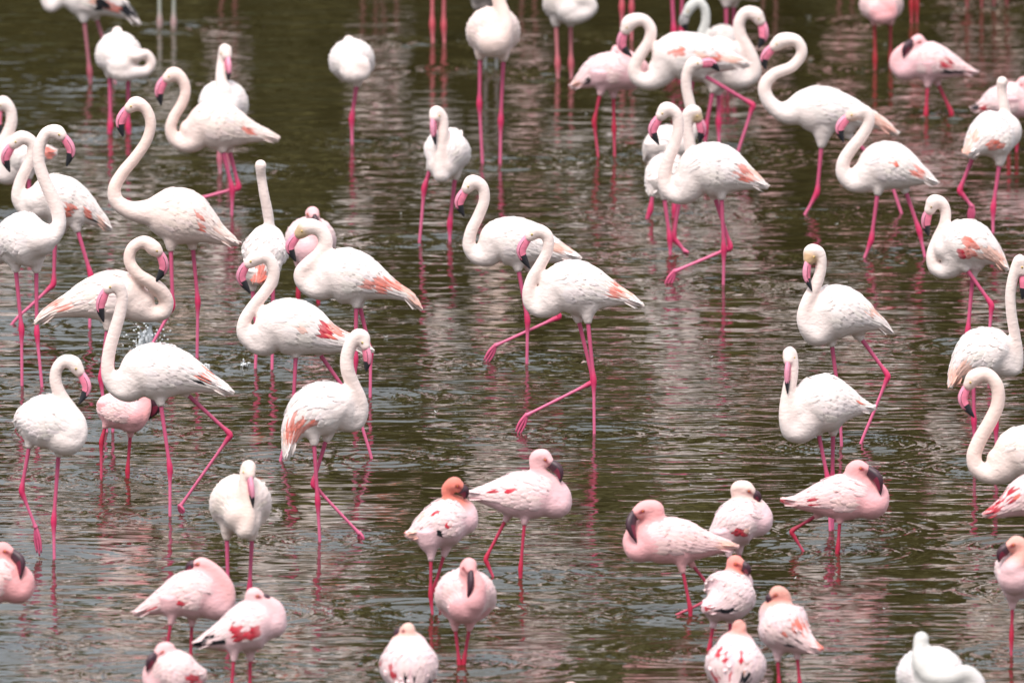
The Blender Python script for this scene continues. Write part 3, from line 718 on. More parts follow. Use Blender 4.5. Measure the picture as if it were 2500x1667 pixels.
bird(L, (2, 3), 1300, [(2000,760,150),(1965,820,212),(1920,890,190),(1830,940,105),(1730,968,30)],
     [(2010,740,90,120),(2020,680,66,120),(1985,620,58,90),(1995,585,68,60)], [(2055,605,20),(2095,640,10),(2105,690,10)],
     [[(1815,1100),(1785,1290),(1765,1340)],[(1955,1060),(1955,1280),(1955,1330)]],
     'white-backed flamingo with coral red head looking right, middle of the bottom right trio', bd=(110,-130), kw=1.0,
     pt=[(1925,975,75,14,'k'),(1985,920,13,26,'r'),(1770,825,14,28,'p'),(1760,965,24,14,'r')], tint=(1,1.24,1.26), headcol=(.80,.25,.20))
bird(L, (2, 3), 1950, [(2005,1290,160),(2000,1390,222),(1995,1480,210),(1985,1590,120),(1975,1680,35)],
     [(2010,1270,90,190),(2030,1180,62,180),(2030,1120,60,150),(2030,1100,58,130)], [(2025,1130,190),(2020,1180,220),(2018,1220,230)],
     [[(1940,1650),(1940,1850),(1940,1980)],[(2060,1650),(2060,1850),(2060,1980)]],
     'flamingo from behind with red streaks down its white back, lowest of the bottom right trio', bd=(160,-160), kw=1.05,
     pt=[(1862,1350,14,50,'r'),(1915,1370,16,40,'r'),(1985,1365,16,45,'r'),(2040,1390,12,36,'r'),(2070,1460,8,20,'p'),(1850,1540,20,30,'r'),(1960,1550,25,20,'r'),(2060,1560,50,14,'k')],
     tint=(1,1.24,1.26), headcol=(.74,.33,.28))
bird(L, (3, 3), 1700, [(320,1010,150),(360,1080,205),(430,1150,190),(520,1220,110),(610,1275,60),(695,1302,18)],
     [(330,990,95,120),(385,920,64,110),(375,850,58,80),(330,830,62,60)], [(285,860,50),(268,890,50),(272,920,50)],
     [[(332,1375),(345,1600),(350,1740)],[(492,1355),(515,1600),(520,1740)]],
     'peach-headed flamingo seen from behind with curving orange streaks, rightmost of the bottom group', bd=(100,-110), kw=1.0,
     pt=[(465,1110,12,50,'c'),(530,1130,26,62,'c'),(578,1110,10,40,'c'),(390,1200,10,20,'c'),(505,1250,22,14,'k'),(430,1268,70,9,'k'),(690,1280,20,40,'c')],
     tint=(1,1.2,1.2), headcol=(.74,.33,.27))
bird(J, (3, 3), 2250, [(1590,1620,150),(1585,1540,240),(1580,1490,255),(1575,1440,170),(1570,1390,60)],
     [(1600,1700,110,-230),(1800,1680,90,-240),(1960,1600,80,-230),(1880,1490,74,-240),(1740,1530,72,-260),(1580,1520,66,-260),(1500,1410,60,-210),(1495,1290,56,-110),(1508,1205,62,-60)], [(1510,1230,30),(1510,1290,90),(1515,1340,120)],
     [[(1520,1780),(1520,2050),(1520,2270)],[(1650,1780),(1650,2050),(1650,2270)]],
     'white young flamingo with grey-striped neck curled asleep, bottom right edge', bd=(-150,190), kw=1.03, tint=(.97,1.0,1.03), headcol=(.56,.53,.50))
bird(L, (3, 3), 1340, [(2280,700,150),(2300,660,190),(2320,650,185),(2360,640,120),(2400,640,40)],
     [(2260,640,90,-150),(2330,560,66,-150),(2350,470,58,-130),(2290,420,62,-130)], [(2220,455,-150),(2160,510,-165),(2142,578,-170)],
     [[(2255,945),(2248,1180),(2245,1350)],[(2400,930),(2400,1180),(2400,1350)]],
     'pale pink flamingo with tucked dark bill at the right edge, one red leg in view', bd=(-100,140), kw=1.0, pt=[(2340,745,16,20,'r')], tint=(1,1.18,1.18), headcol=(.76,.36,.30))
bird(L, (3, 2), 2150, [(2600,1400,120),(2480,1370,190),(2340,1400,160),(2220,1460,95),(2110,1510,52),(2010,1542,14)],
     [(2610,1400,110),(2680,1340,80),(2640,1240,66),(2560,1180,66)], [(2500,1230),(2450,1300),(2470,1390)],
     [[(2440,1590),(2430,1900),(2430,2180)],[(2510,1590),(2500,1900),(2500,2180)]],
     'red-streaked pink tail and wing of a flamingo cut by the right edge, lower right',
     pt=[(2150,1390,12,60,'r'),(2230,1400,14,70,'r'),(2290,1370,10,60,'c'),(2200,1330,14,40,'c'),(2080,1500,60,20,'r')], tailcol='r', tint=(1,1.1,1.1))
bird(L, (2, 3), 2560, [(660,1800,150),(655,1880,215),(650,1960,190),(645,2060,90)],
     [(660,1780,90,150),(665,1700,64,140),(652,1640,58,100),(650,1610,58,80)], [(600,1640,90),(570,1670,90),(565,1710,90)],
     [[(600,2080),(600,2350),(600,2580)],[(700,2080),(700,2350),(700,2580)]],
     'crown of a pink flamingo head just peeping over the bottom edge', bd=(150,-140), kw=1.02, headcol=(.80,.50,.46))
bird(G, (0, 3), 1000, [(1975,180,160),(1972,120,235),(1970,90,245),(1965,40,170),(1960,-20,60)],
     [(2010,270,110,-170),(2015,320,72,-230),(2035,220,62,-240),(2025,90,56,-220),(2012,-50,54,-200),(2020,-170,54,-180),(2038,-205,60,-180)],
     [(2048,-110,-240),(2062,0,-270),(2074,130,-265)],
     [[(1860,378),(1868,800),(1870,1020)],[(2065,382),(2045,800),(2042,1020)]],
     'cream flamingo facing the camera with its bill hanging down its breast, lower left of centre', bd=(-130,180), kw=0.97, tint=(1,.945,.905))

# ------------------------------------------------------------------ building the birds
def stations(rows, t, yb, mpp, bd=None):
    """traced rows (x, y, r[, depth]) of a tile -> world x, y, z, radius"""
    n = len(rows); out = []
    for i, q in enumerate(rows):
        d = q[3] if len(q) > 3 else (0 if bd is None else bd[0] + (bd[1] - bd[0]) * i / max(1, n - 1))
        sx, sy = tile(t, q[0], q[1])
        p = at_plane(sx, sy, yb + d * mpp)
        out.append([p[0], p[1], p[2], q[2] * mpp])
    return np.array(out)

def cap_rows(P):
    """round off the first station of a loft"""
    d = unit(P[0, :3] - P[1, :3]); r = P[0, 3]
    a = np.concatenate([P[0, :3] + d * r * 0.55, [r * 0.78]])
    b = np.concatenate([P[0, :3] + d * r * 0.85, [r * 0.45]])
    c = np.concatenate([P[0, :3] + d * r * 0.98, [r * 0.08]])
    return np.vstack([c, b, a, P])

def project(P):
    """world points -> photograph pixels, used only to find which feathers carry a traced patch"""
    q = np.asarray(P) - CAM
    c, s = math.cos(PITCH), math.sin(PITCH)
    zz = q[..., 1] * c - q[..., 2] * s
    yy = q[..., 1] * s + q[..., 2] * c
    return 1250 + FS * q[..., 0] / zz, 833.5 - FS * yy / zz

def laplacian(V, F, it=4):
    E = np.array([(f[i], f[(i + 1) % len(f)]) for f in F for i in range(len(f))])
    E = np.unique(np.sort(E, 1), axis=0)
    deg = np.bincount(E.ravel(), minlength=len(V)).astype(float)[:, None]
    for k in range(it * 2):
        S = np.zeros_like(V)
        np.add.at(S, E[:, 0], V[E[:, 1]]); np.add.at(S, E[:, 1], V[E[:, 0]])
        V = V + (0.55 if k % 2 == 0 else -0.50) * (S / np.maximum(deg, 1) - V)
    return V

def head_axes(b):
    nk = b['neck3']; P = b['bill3'][:, :3]
    h = P[len(P) // 2] - (nk[-1, :3] + nk[-2, :3]) * 0.5; h[2] = 0
    h = unit(h) if np.linalg.norm(h) > 1e-3 else np.array([0, -1.0, 0])
    return h, unit(np.cross(h, np.array([0, 0, 1.0]))), nk[-1, :3] * 0.46 + P[0] * 0.54

def fill_creases(V, F, it=40):
    """relax only the concave folds, so neck, breast and thighs flow into one another"""
    Q = np.array([f if len(f) == 4 else (f[0], f[1], f[2], f[2]) for f in F])
    E = np.concatenate([Q[:, [0, 1]], Q[:, [1, 2]], Q[:, [2, 3]], Q[:, [3, 0]]])
    E = E[E[:, 0] != E[:, 1]]
    n = len(V)
    deg = np.maximum(np.bincount(E[:, 0], minlength=n) + np.bincount(E[:, 1], minlength=n), 1)
    for _ in range(it):
        fn = np.cross(V[Q[:, 2]] - V[Q[:, 0]], V[Q[:, 3]] - V[Q[:, 1]])
        N = np.stack([sum(np.bincount(Q[:, c], fn[:, k], n) for c in range(4)) for k in range(3)], 1)
        N /= np.maximum(np.linalg.norm(N, axis=1), 1e-12)[:, None]
        S = np.stack([np.bincount(E[:, 0], V[E[:, 1], k], n) + np.bincount(E[:, 1], V[E[:, 0], k], n) for k in range(3)], 1)
        Lp = S / deg[:, None] - V
        a = np.einsum('ij,ij->i', Lp, N)
        V = V + N * (np.maximum(a - 0.00006, 0) * 0.8)[:, None] + (Lp - N * a[:, None]) * 0.2
    return V

class Torso:
    """smooth ellipse-section trunk that the wing and tail feathers are laid on"""
    def __init__(s, P, kw):
        s.D = spline(P, 8); s.C = s.D[:, :3]
        s.T, s.N, s.L = upframe(s.C)
        s.rv = s.D[:, 3] * 1.03; s.rw = s.D[:, 3] * kw * 1.03
        seg = np.linalg.norm(np.diff(s.C, axis=0), axis=1)
        s.u = np.concatenate([[0], np.cumsum(seg)]); s.len = s.u[-1]; s.u /= s.len
    def at(s, u, th, h=0.0):
        f = lambda A: np.stack([np.interp(u, s.u, A[:, i]) for i in range(3)], -1)
        c, n, l = f(s.C), f(s.N), f(s.L)
        rv, rw = np.interp(u, s.u, s.rv), np.interp(u, s.u, s.rw)
        return c + n * ((rv + h) * np.cos(th))[..., None] + l * ((rw + h) * np.sin(th))[..., None]

def colour_for(b, pts, base, mpp):
    """a feather lying inside a traced patch takes the patch's colour"""
    sx, sy = project(pts)
    tx, ty = (sx - 600 * b['t'][0]) * TS, (sy - 400 * b['t'][1]) * TS
    for (x, y, rx, ry, k) in b['pt']:
        if ((tx - x) / (rx + 6)) ** 2 + ((ty - y) / (ry + 6)) ** 2 < 1.0:
            return PCOL[k], k
    return base, None

S_ROWS = np.array([0.0, 0.45, 0.82, 1.0]); S_HALF = np.array([0.62, 1.0, 0.74, 0.10])
def feather(tor, u0, th0, lu, lth, halfw, h0, h1, r):
    """one overlapping feather on the trunk: 4 stations along, 3 across"""
    u = u0 + lu * S_ROWS
    th = th0 + lth * S_ROWS
    V = []
    rad = max(np.interp(u0, tor.u, tor.rw), 0.02)
    hw = halfw / max(rad, 0.05)
    for i in range(4):
        hh = h0 + (h1 - h0) * S_ROWS[i]
        for k, e in ((-1, -0.0016), (0, 0.0010), (1, -0.0026)):
            V.append(tor.at(np.array(min(u[i], 1.08)), np.array(th[i] + k * hw * S_HALF[i]), hh + e))
    F = []
    for i in range(3):
        for k in range(2):
            a = i * 3 + k
            F.append((a, a + 1, a + 4, a + 3))
    return np.array(V), F

def build_wing(b, tor, side, base, mpp, root, org):
    g = Geo()
    k = mpp * 195 / 0.118                    # bird size relative to a full grown one
    nu, nt = 11, 9
    r = random.Random(hash((b['label'], side)) & 0xffff)
    r = random.Random(len(b['label']) * 7 + side + int(b['body'][0][0]))
    centre = []
    for i in range(nu - 1, -1, -1):
        u0 = 0.17 + 0.61 * i / (nu - 1)
        thmax = 1.98 - 0.62 * max(0, u0 - 0.35) - (0.7 if u0 < 0.22 else 0.0)
        for j in range(nt - 1, -1, -1):
            th = 0.06 + (thmax - 0.06) * (j + (0.5 if i % 2 else 0.0)) / (nt - 0.5)
            uu = u0 + r.uniform(-0.018, 0.018)
            L = (0.16 + 0.12 * (i / (nu - 1))) * r.uniform(0.85, 1.15)
            rad = max(np.interp(uu, tor.u, tor.rw), 0.03)
            hw = rad * (thmax / nt) * 0.72 * r.uniform(0.9, 1.15)
            V, F = feather(tor, uu, side * th, L, side * (0.16 - 0.10 * th / thmax + r.uniform(-0.05, 0.05)), hw,
                           -0.001 * k, (0.0040 + 0.0034 * r.random()) * k, r)
            mid = V[6:9].mean(0)
            c, key = colour_for(b, mid, base, mpp)
            if key is None: c = base * np.array([1, r.uniform(.965, 1.01), r.uniform(.96, 1.01)]) * r.uniform(0.94, 1.02)
            else: c = c * r.uniform(0.8, 1.2)
            cols = np.tile(c, (len(V), 1))
            if key is not None and key != 'k': 
                    f_ = r.uniform(0.0, 0.25) if key != 'r' else 0.0; cols = cols * (1 - f_) + base * f_; cols[:3] = base; cols[3:6] = 0.8 * cols[3:6] + 0.2 * base
            g.add(V, F, cols)
    me = g.mesh("wing", [M_FEATHER], org)
    o = bpy.data.objects.new("wing", me); COL.objects.link(o); o.parent = root

def build_tail(b, tor, base, mpp, root, org):
    g = Geo(); r = random.Random(int(b['body'][0][1]) + 5)
    i = int(np.searchsorted(tor.u, 0.80))
    i = min(i, len(tor.C) - 3)
    c0 = tor.C[i]; t = unit(tor.C[-1] - tor.C[i]); n = tor.N[i]; l = tor.L[i]
    n = unit(n - t * n.dot(t)); l = unit(np.cross(t, n))
    Lb = np.linalg.norm(tor.C[-1] - c0)
    col = PCOL[b['tailcol']] if b['tailcol'] else base
    for layer in range(2):
        for q in range(7):
            a = (q - 3) / 3.0
            d = unit(t + l * a * 0.20 + n * (0.06 - 0.12 * layer + r.uniform(-0.05, 0.05)) - np.array([0, 0, 0.03 * abs(a)]))
            L = Lb * (1.0 - 0.22 * abs(a)) * r.uniform(0.9, 1.1) * (1.0 - 0.18 * layer)
            root_p = c0 + l * a * tor.rw[i] * 0.55 + n * tor.rv[i] * (0.25 - 0.55 * layer)
            w = 0.016 * r.uniform(0.8, 1.2)
            V = []
            for s_, hw in zip(S_ROWS, S_HALF * np.array([0.8, 1, 0.8, 0.3])):
                for kk, e in ((-1, -0.002), (0, 0.001), (1, -0.002)):
                    V.append(root_p + d * L * s_ + l * kk * w * hw + n * e)
            F = [(x * 3 + y, x * 3 + y + 1, x * 3 + y + 4, x * 3 + y + 3) for x in range(3) for y in range(2)]
            V = np.array(V)
            cc, key = colour_for(b, V[6:9].mean(0), col, mpp)
            g.add(V, F, cc * r.uniform(0.92, 1.05))
    me = g.mesh("tail", [M_FEATHER], org)
    o = bpy.data.objects.new("tail", me); COL.objects.link(o); o.parent = root

def build_tuft(b, tor, base, root, org, big):
    """loose ruffled plumes standing up from the back"""
    g = Geo(); r = random.Random(int(b['body'][1][0]))
    for q in range(14 if big else 10):
        u = r.uniform(0.2, 0.5) if big else r.uniform(0.15, 0.8); th = r.uniform(-0.5, 0.5) if big else r.uniform(-1.3, 1.3)
        p = tor.at(np.array(u), np.array(th), -0.004); i = min(int(np.searchsorted(tor.u, u)), len(tor.C) - 1)
        d = unit(tor.T[i] * r.uniform(0.5, 1.2) + tor.N[i] * r.uniform(0.3, 0.9) * (1.0 if big else 0.35) + tor.L[i] * r.uniform(-0.5, 0.5))
        s = unit(np.cross(d, tor.N[i]) + 1e-6); Lf = r.uniform(0.02, 0.036) * (1.0 if big else 0.8)
        V = [p - s * 0.007, p + s * 0.007, p + d * Lf * 0.6 + s * 0.009, p + d * Lf * 0.6 - s * 0.009, p + d * Lf - tor.N[i] * 0.006]
        g.add(V, [(0, 1, 2, 3), (3, 2, 4)], base * r.uniform(0.97, 1.03))
    me = g.mesh("back_plume", [M_FEATHER], org)
    o = bpy.data.objects.new("back_plume", me); o['kind'] = 'stuff'; COL.objects.link(o); o.parent = root

def prepare(b):
    sx, sy = tile(b['t'], b['legs'][0][0][0], b['w'])
    yb = ground_y(sx, sy)
    mpp = (math.hypot(yb - CAM[1], CAM[2]) / FS) / TS          # metres per tracing pixel at that distance
    b['yb'], b['mpp'] = yb, mpp
    kind = b['kind']
    body = stations(b['body'], b['t'], yb, mpp, b['bd'])
    tor = Torso(cap_rows(body), b['kw'])
    b['tor'] = tor
    neck = stations(b['neck'], b['t'], yb, mpp)
    neck[0, 3] *= 1.12
    bill = stations([(q[0], q[1], 1) + tuple(q[2:3]) for q in b['bill']], b['t'], yb, mpp)
    b['neck3'], b['bill3'] = neck, bill
    g = Geo()
    V, F = loft(tor.C, tor.N, tor.L, tor.rv, tor.rw, 28)
    g.add(V, F, WHITE)
    rb = (b['br'] or (37 if kind != L else 42)) * mpp
    b['rb'] = rb
    d = unit(bill[0, :3] - neck[-1, :3])
    head_end = np.array([np.concatenate([neck[-1, :3] * 0.45 + bill[0, :3] * 0.55, [neck[-1, 3] * 0.86]]),
                         np.concatenate([bill[0, :3] + d * rb * 0.15, [rb * 0.92]]),
                         np.concatenate([bill[0, :3] + d * rb * 0.5, [rb * 0.5]])])
    k1 = body[1].copy(); k1[3] *= 0.80
    path = spline(np.vstack([k1, neck, head_end]), 6)
    T, A, B = transport(path[:, :3])
    V, F = loft(path[:, :3], A, B, path[:, 3], path[:, 3], 20)
    g.add(V, F, WHITE)
    b['path'] = path
    # thighs
    legs = []
    for i, lg in enumerate(b['legs']):
        side = (-0.03 if i == 0 else 0.03)
        if abs(b['bd'][0] - b['bd'][1]) > 150: side = 0.0
        Pts = []
        for q in lg:
            sx, sy = tile(b['t'], q[0], q[1])
            Pts.append(at_plane(sx, sy, yb + side))
        Pts = np.array(Pts)
        legs.append(Pts)
        d = unit(Pts[0] - Pts[1])
        inner = tor.C[np.argmin(np.linalg.norm(tor.C - (Pts[0] + np.array([0, 0, .08])), axis=1))] * 0.45 + (Pts[0] + d * 0.13) * 0.55
        rl = 0.0185 if kind != L else 0.015
        sc = mpp / 0.000623
        cone = np.array([np.concatenate([inner, [0.078]]), np.concatenate([Pts[0] * 0.5 + inner * 0.5, [0.056]]),
                         np.concatenate([Pts[0] + d * 0.028, [rl * 1.75]]), np.concatenate([Pts[0] - d * 0.012, [rl * 0.95]])])
        D = spline(cone, 5)
        T_, A_, B_ = transport(D[:, :3])
        V, F = loft(D[:, :3], A_, B_, D[:, 3] * sc, D[:, 3] * sc, 14)
        g.add(V, F, WHITE)
    b['legs3'] = legs
    me = bpy.data.meshes.new("raw_body")
    me.from_pydata(np.vstack(g.v).tolist(), [], g.f)
    me.update()
    o = bpy.data.objects.new("raw_body", me)
    COL.objects.link(o)
    m = o.modifiers.new("remesh", 'REMESH'); m.mode = 'VOXEL'; m.voxel_size = 0.0078; m.use_smooth_shade = True
    b['raw'] = o

def leg_geo(b, g, i, Pts):
    kind = b['kind']
    sc = b['mpp'] / 0.000623
    if kind == L: r = np.array([.0098, .0082, .0130, .0080, .0072]) * sc
    else: r = np.array([.0120, .0098, .0158, .0092, .0083]) * sc
    lc = np.array(b['legcol']) if b['legcol'] else (LEG_L if kind == L else LEG_G)
    jc = (JOINT_L if kind == L else JOINT_G) if not b['legcol'] else lc * np.array([.95, .55, .65])
    hip, ank, foot = Pts[0], Pts[1], Pts[2]
    d1, d2 = unit(ank - hip), unit(foot - ank)
    rows = [np.r_[hip - d1 * 0.02, r[0]], np.r_[hip + d1 * 0.03, r[0] * 0.95], np.r_[hip * 0.4 + ank * 0.6, r[1]], np.r_[ank - d1 * 0.05, r[1] * 1.1], np.r_[ank - d1 * 0.018, r[2] * 0.92],
            np.r_[ank + d2 * 0.006, r[2]], np.r_[ank + d2 * 0.03, r[2] * 0.85], np.r_[ank + d2 * 0.07, r[3]]]
    if np.linalg.norm(foot - ank) > 0.12:
        rows.append(np.r_[ank * 0.4 + foot * 0.6, r[4]])
    raised = len(Pts) == 4
    if raised:
        rows += [np.r_[foot - d2 * 0.03, r[4] * 1.05], np.r_[foot, r[4] * 1.5]]
    else:
        rows += [np.r_[foot, r[4]], np.r_[foot + unit(d2 + np.array([0, 0, -0.6])) * 0.22, r[4]]]
        # where it pierces the surface
        q = foot - d2 * (foot[2] / d2[2] if abs(d2[2]) > 0.05 else 0)
        WATER_LEGS.append((q[0], q[1], 0.0042))
    D = spline(np.array(rows), 4)
    T, A, B = transport(D[:, :3])
    V, F = loft(D[:, :3], A, B, D[:, 3], D[:, 3], 10)
    dist = np.linalg.norm(V - ank, axis=1)
    f = np.exp(-(dist / 0.05) ** 2)[:, None]
    rr = random.Random(i + int(Pts[0][0] * 100))
    shade = rr.uniform(0.88, 1.1)
    below = np.clip(((V - ank) @ d2) / 0.08, 0, 1)[:, None]
    lc2 = lc * 0.88 * (1 - below) + np.minimum(lc * 1.08 + np.array([0, .025, .03]), .8) * below  # upper leg's shade put into the colour: darker above the ankle, paler below
    g.add(V, F, (lc2 * (1 - f) + jc * f) * shade, 1)
    if raised:
        toe = Pts[3]; dv = unit(toe - foot); lat = unit(np.cross(dv, np.array([0.3, 0.6, 0.9])))
        L_ = np.linalg.norm(toe - foot)
        tips = []
        for k in (-1, 0, 1):
            tip = foot + dv * L_ * (1.0 - 0.12 * abs(k)) + lat * k * 0.013
            mid = (foot + tip) / 2 + lat * k * 0.009
            D = spline(np.array([np.r_[foot - dv * 0.01, r[4] * 1.1], np.r_[mid, r[4] * 0.85], np.r_[tip, r[4] * 0.45]]), 4)
            T, A, B = transport(D[:, :3])
            V, F = loft(D[:, :3], A, B, D[:, 3], D[:, 3], 8)
            g.add(V, F, lc * shade * 0.97, 1); tips.append(tip)
        for k in range(2):                                   # webs between the toes
            a, c = tips[k], tips[k + 1]
            nn = unit(np.cross(a - foot, c - foot)) * 0.0015
            V = [foot + nn, a * .8 + foot * .2 + nn, c * .8 + foot * .2 + nn, foot - nn, a * .8 + foot * .2 - nn, c * .8 + foot * .2 - nn]
            g.add(V, [(0, 1, 2), (5, 4, 3), (1, 4, 5, 2), (0, 3, 4, 1), (2, 5, 3, 0)], lc * shade * 0.9, 1)
        WATER_LEGS.append((toe[0], toe[1], 0.0026))

def bill_geo(b, root, org):
    kind = b['kind']; rb = b['rb']; P = b['bill3'][:, :3]
    nk = b['neck3']
    mid = P[len(P) // 2]
    back = nk[-2, :3] if len(nk) > 1 else nk[-1, :3]
    h = mid - (nk[-1, :3] * 0.5 + back * 0.5); h[2] = 0
    if np.linalg.norm(h) < 1e-3: h = np.array([0, -1.0, 0])
    h = unit(h); lat = unit(np.cross(h, np.array([0, 0, 1.0])))
    prof = np.array([0.92, 1.06, 1.12, 1.02, 0.86, 0.56, 0.16]) if kind != L else np.array([0.90, 1.05, 1.15, 1.05, 0.80, 0.48, 0.12])
    d0 = unit(P[0] - nk[-1, :3])
    rows = np.vstack([P[0] - d0 * rb * 0.2, P])
    C = spline(np.hstack([rows, np.ones((len(rows), 1))]), 8)[:, :3]
    s = np.concatenate([[0], np.cumsum(np.linalg.norm(np.diff(C, axis=0), axis=1))]); s /= s[-1]
    u = np.linspace(0, 1, 22)
    C = np.stack([np.interp(u, s, C[:, k]) for k in range(3)], 1)
    rr = np.interp(u, np.linspace(0, 1, len(prof)), prof) * rb
    T = tangents(C)
    up = h + np.array([0, 0, 0.6])
    N = up - T * (T @ up)[:, None]
    bad = np.linalg.norm(N, axis=1) < 0.15
    N[bad] += np.array([0, 0, 1.0])
    N /= np.linalg.norm(N, axis=1)[:, None]
    B = np.cross(T, N)
    g1 = 1.18                                # gape line, a little above the middle
    ang = [0, 0.45, 0.85, g1 - 0.06, g1 + 0.06, 1.6, 2.1, 2.65, math.pi, -2.65, -2.1, -1.6, -g1 - 0.06, -g1 + 0.06, -0.85, -0.45]
    V, F = loft(C, N, B, rr, rr * 0.62, 16, ang)
    seg = 16
    mats = []
    pink_u = np.array([0.70, 0.26, 0.36]); pink = np.array([0.72, 0.185, 0.28])
    if kind == J: pink_u = pink = np.array([.42, .38, .38]); 
    dark = np.array([0.045, 0.012, 0.022]); maroon = np.array([0.16, 0.012, 0.035])
    # separate colour islands: upper mandible, lower mandible, gape, tip
    g = Geo()
    def colour(i, j):
        uu = u[min(i, len(u) - 1)]
        gape = j in (3, 12)
        upper = j in (0, 1, 2, 13, 14, 15)
        if kind == L:
            if gape and uu > 0.05: return BLACK
            if not upper and 0.42 < uu < 0.85: return maroon
            return BLACK if uu > 0.86 else dark
        lim = 0.60 if upper else 0.53
        if uu > lim + 0.02 * (j % 2): return BLACK * (1.4 if upper else 1.0)
        if gape and uu > 0.12: return BLACK
        if upper and uu > 0.40 and j in (2, 13): return pink * 0.85
        p = pink_u if upper else pink
        return p * (1.08 if uu < 0.25 else 1.0)
    n = len(u)
    shade = (0.85 + 0.3 * random.Random(len(b['label'])).random())
    for i in range(n - 1):
        for j in range(seg):
            k = (j + 1) % seg
            idx = [i * seg + j, i * seg + k, (i + 1) * seg + k, (i + 1) * seg + j]
            g.add(V[idx], [(0, 1, 2, 3)], colour(i, j) * (shade if kind != L else 1))
    tip = V[-1]
    for j in range(seg):
        g.add(np.array([V[(n - 1) * seg + j], V[(n - 1) * seg + (j + 1) % seg], tip]), [(0, 1, 2)], BLACK)
    me = g.mesh("bill", [M_BILL], org)
    # smooth normals across the colour islands
    nrm = np.zeros_like(V)
    for f in F:
        a = np.cross(V[f[1]] - V[f[0]], V[f[2]] - V[f[0]])
        for x in f: nrm[x] += a
    nrm /= np.maximum(np.linalg.norm(nrm, axis=1), 1e-12)[:, None]
    cen = V.mean(0)
    if np.sum((V[:seg] - C[0]) * nrm[:seg]) < 0: nrm = -nrm
    order = []
    for i in range(n - 1):
        for j in range(seg):
            k = (j + 1) % seg
            order += [i * seg + j, i * seg + k, (i + 1) * seg + k, (i + 1) * seg + j]
    for j in range(seg): order += [(n - 1) * seg + j, (n - 1) * seg + (j + 1) % seg, len(V) - 1]
    me.normals_split_custom_set_from_vertices(nrm[order].tolist())
    o = bpy.data.objects.new("bill", me); COL.objects.link(o); o.parent = root
    # eyes
    hc = nk[-1, :3]; rh = nk[-1, 3]
    e0 = hc * 0.46 + P[0] * 0.54
    for sd in (-1, 1):
        c = e0 + lat * sd * rh * 0.80 + np.array([0, 0, rh * 0.14])
        bm = bmesh.new()
        bmesh.ops.create_uvsphere(bm, u_segments=10, v_segments=7, radius=0.0066 if kind != L else 0.0048)
        for f in bm.faces:
            f.smooth = True
            f.material_index = 1 if f.calc_center_median().normalized().dot(Vector(lat * sd)) > 0.86 else 0
        me = bpy.data.meshes.new("eye"); bm.to_mesh(me); bm.free()
        me.materials.append(M_IRIS_R if kind == L else M_IRIS_Y); me.materials.append(M_PUPIL)
        eo = bpy.data.objects.new("eye", me); COL.objects.link(eo); eo.parent = root
        eo.location = Vector(c - org)
    return h, lat, e0

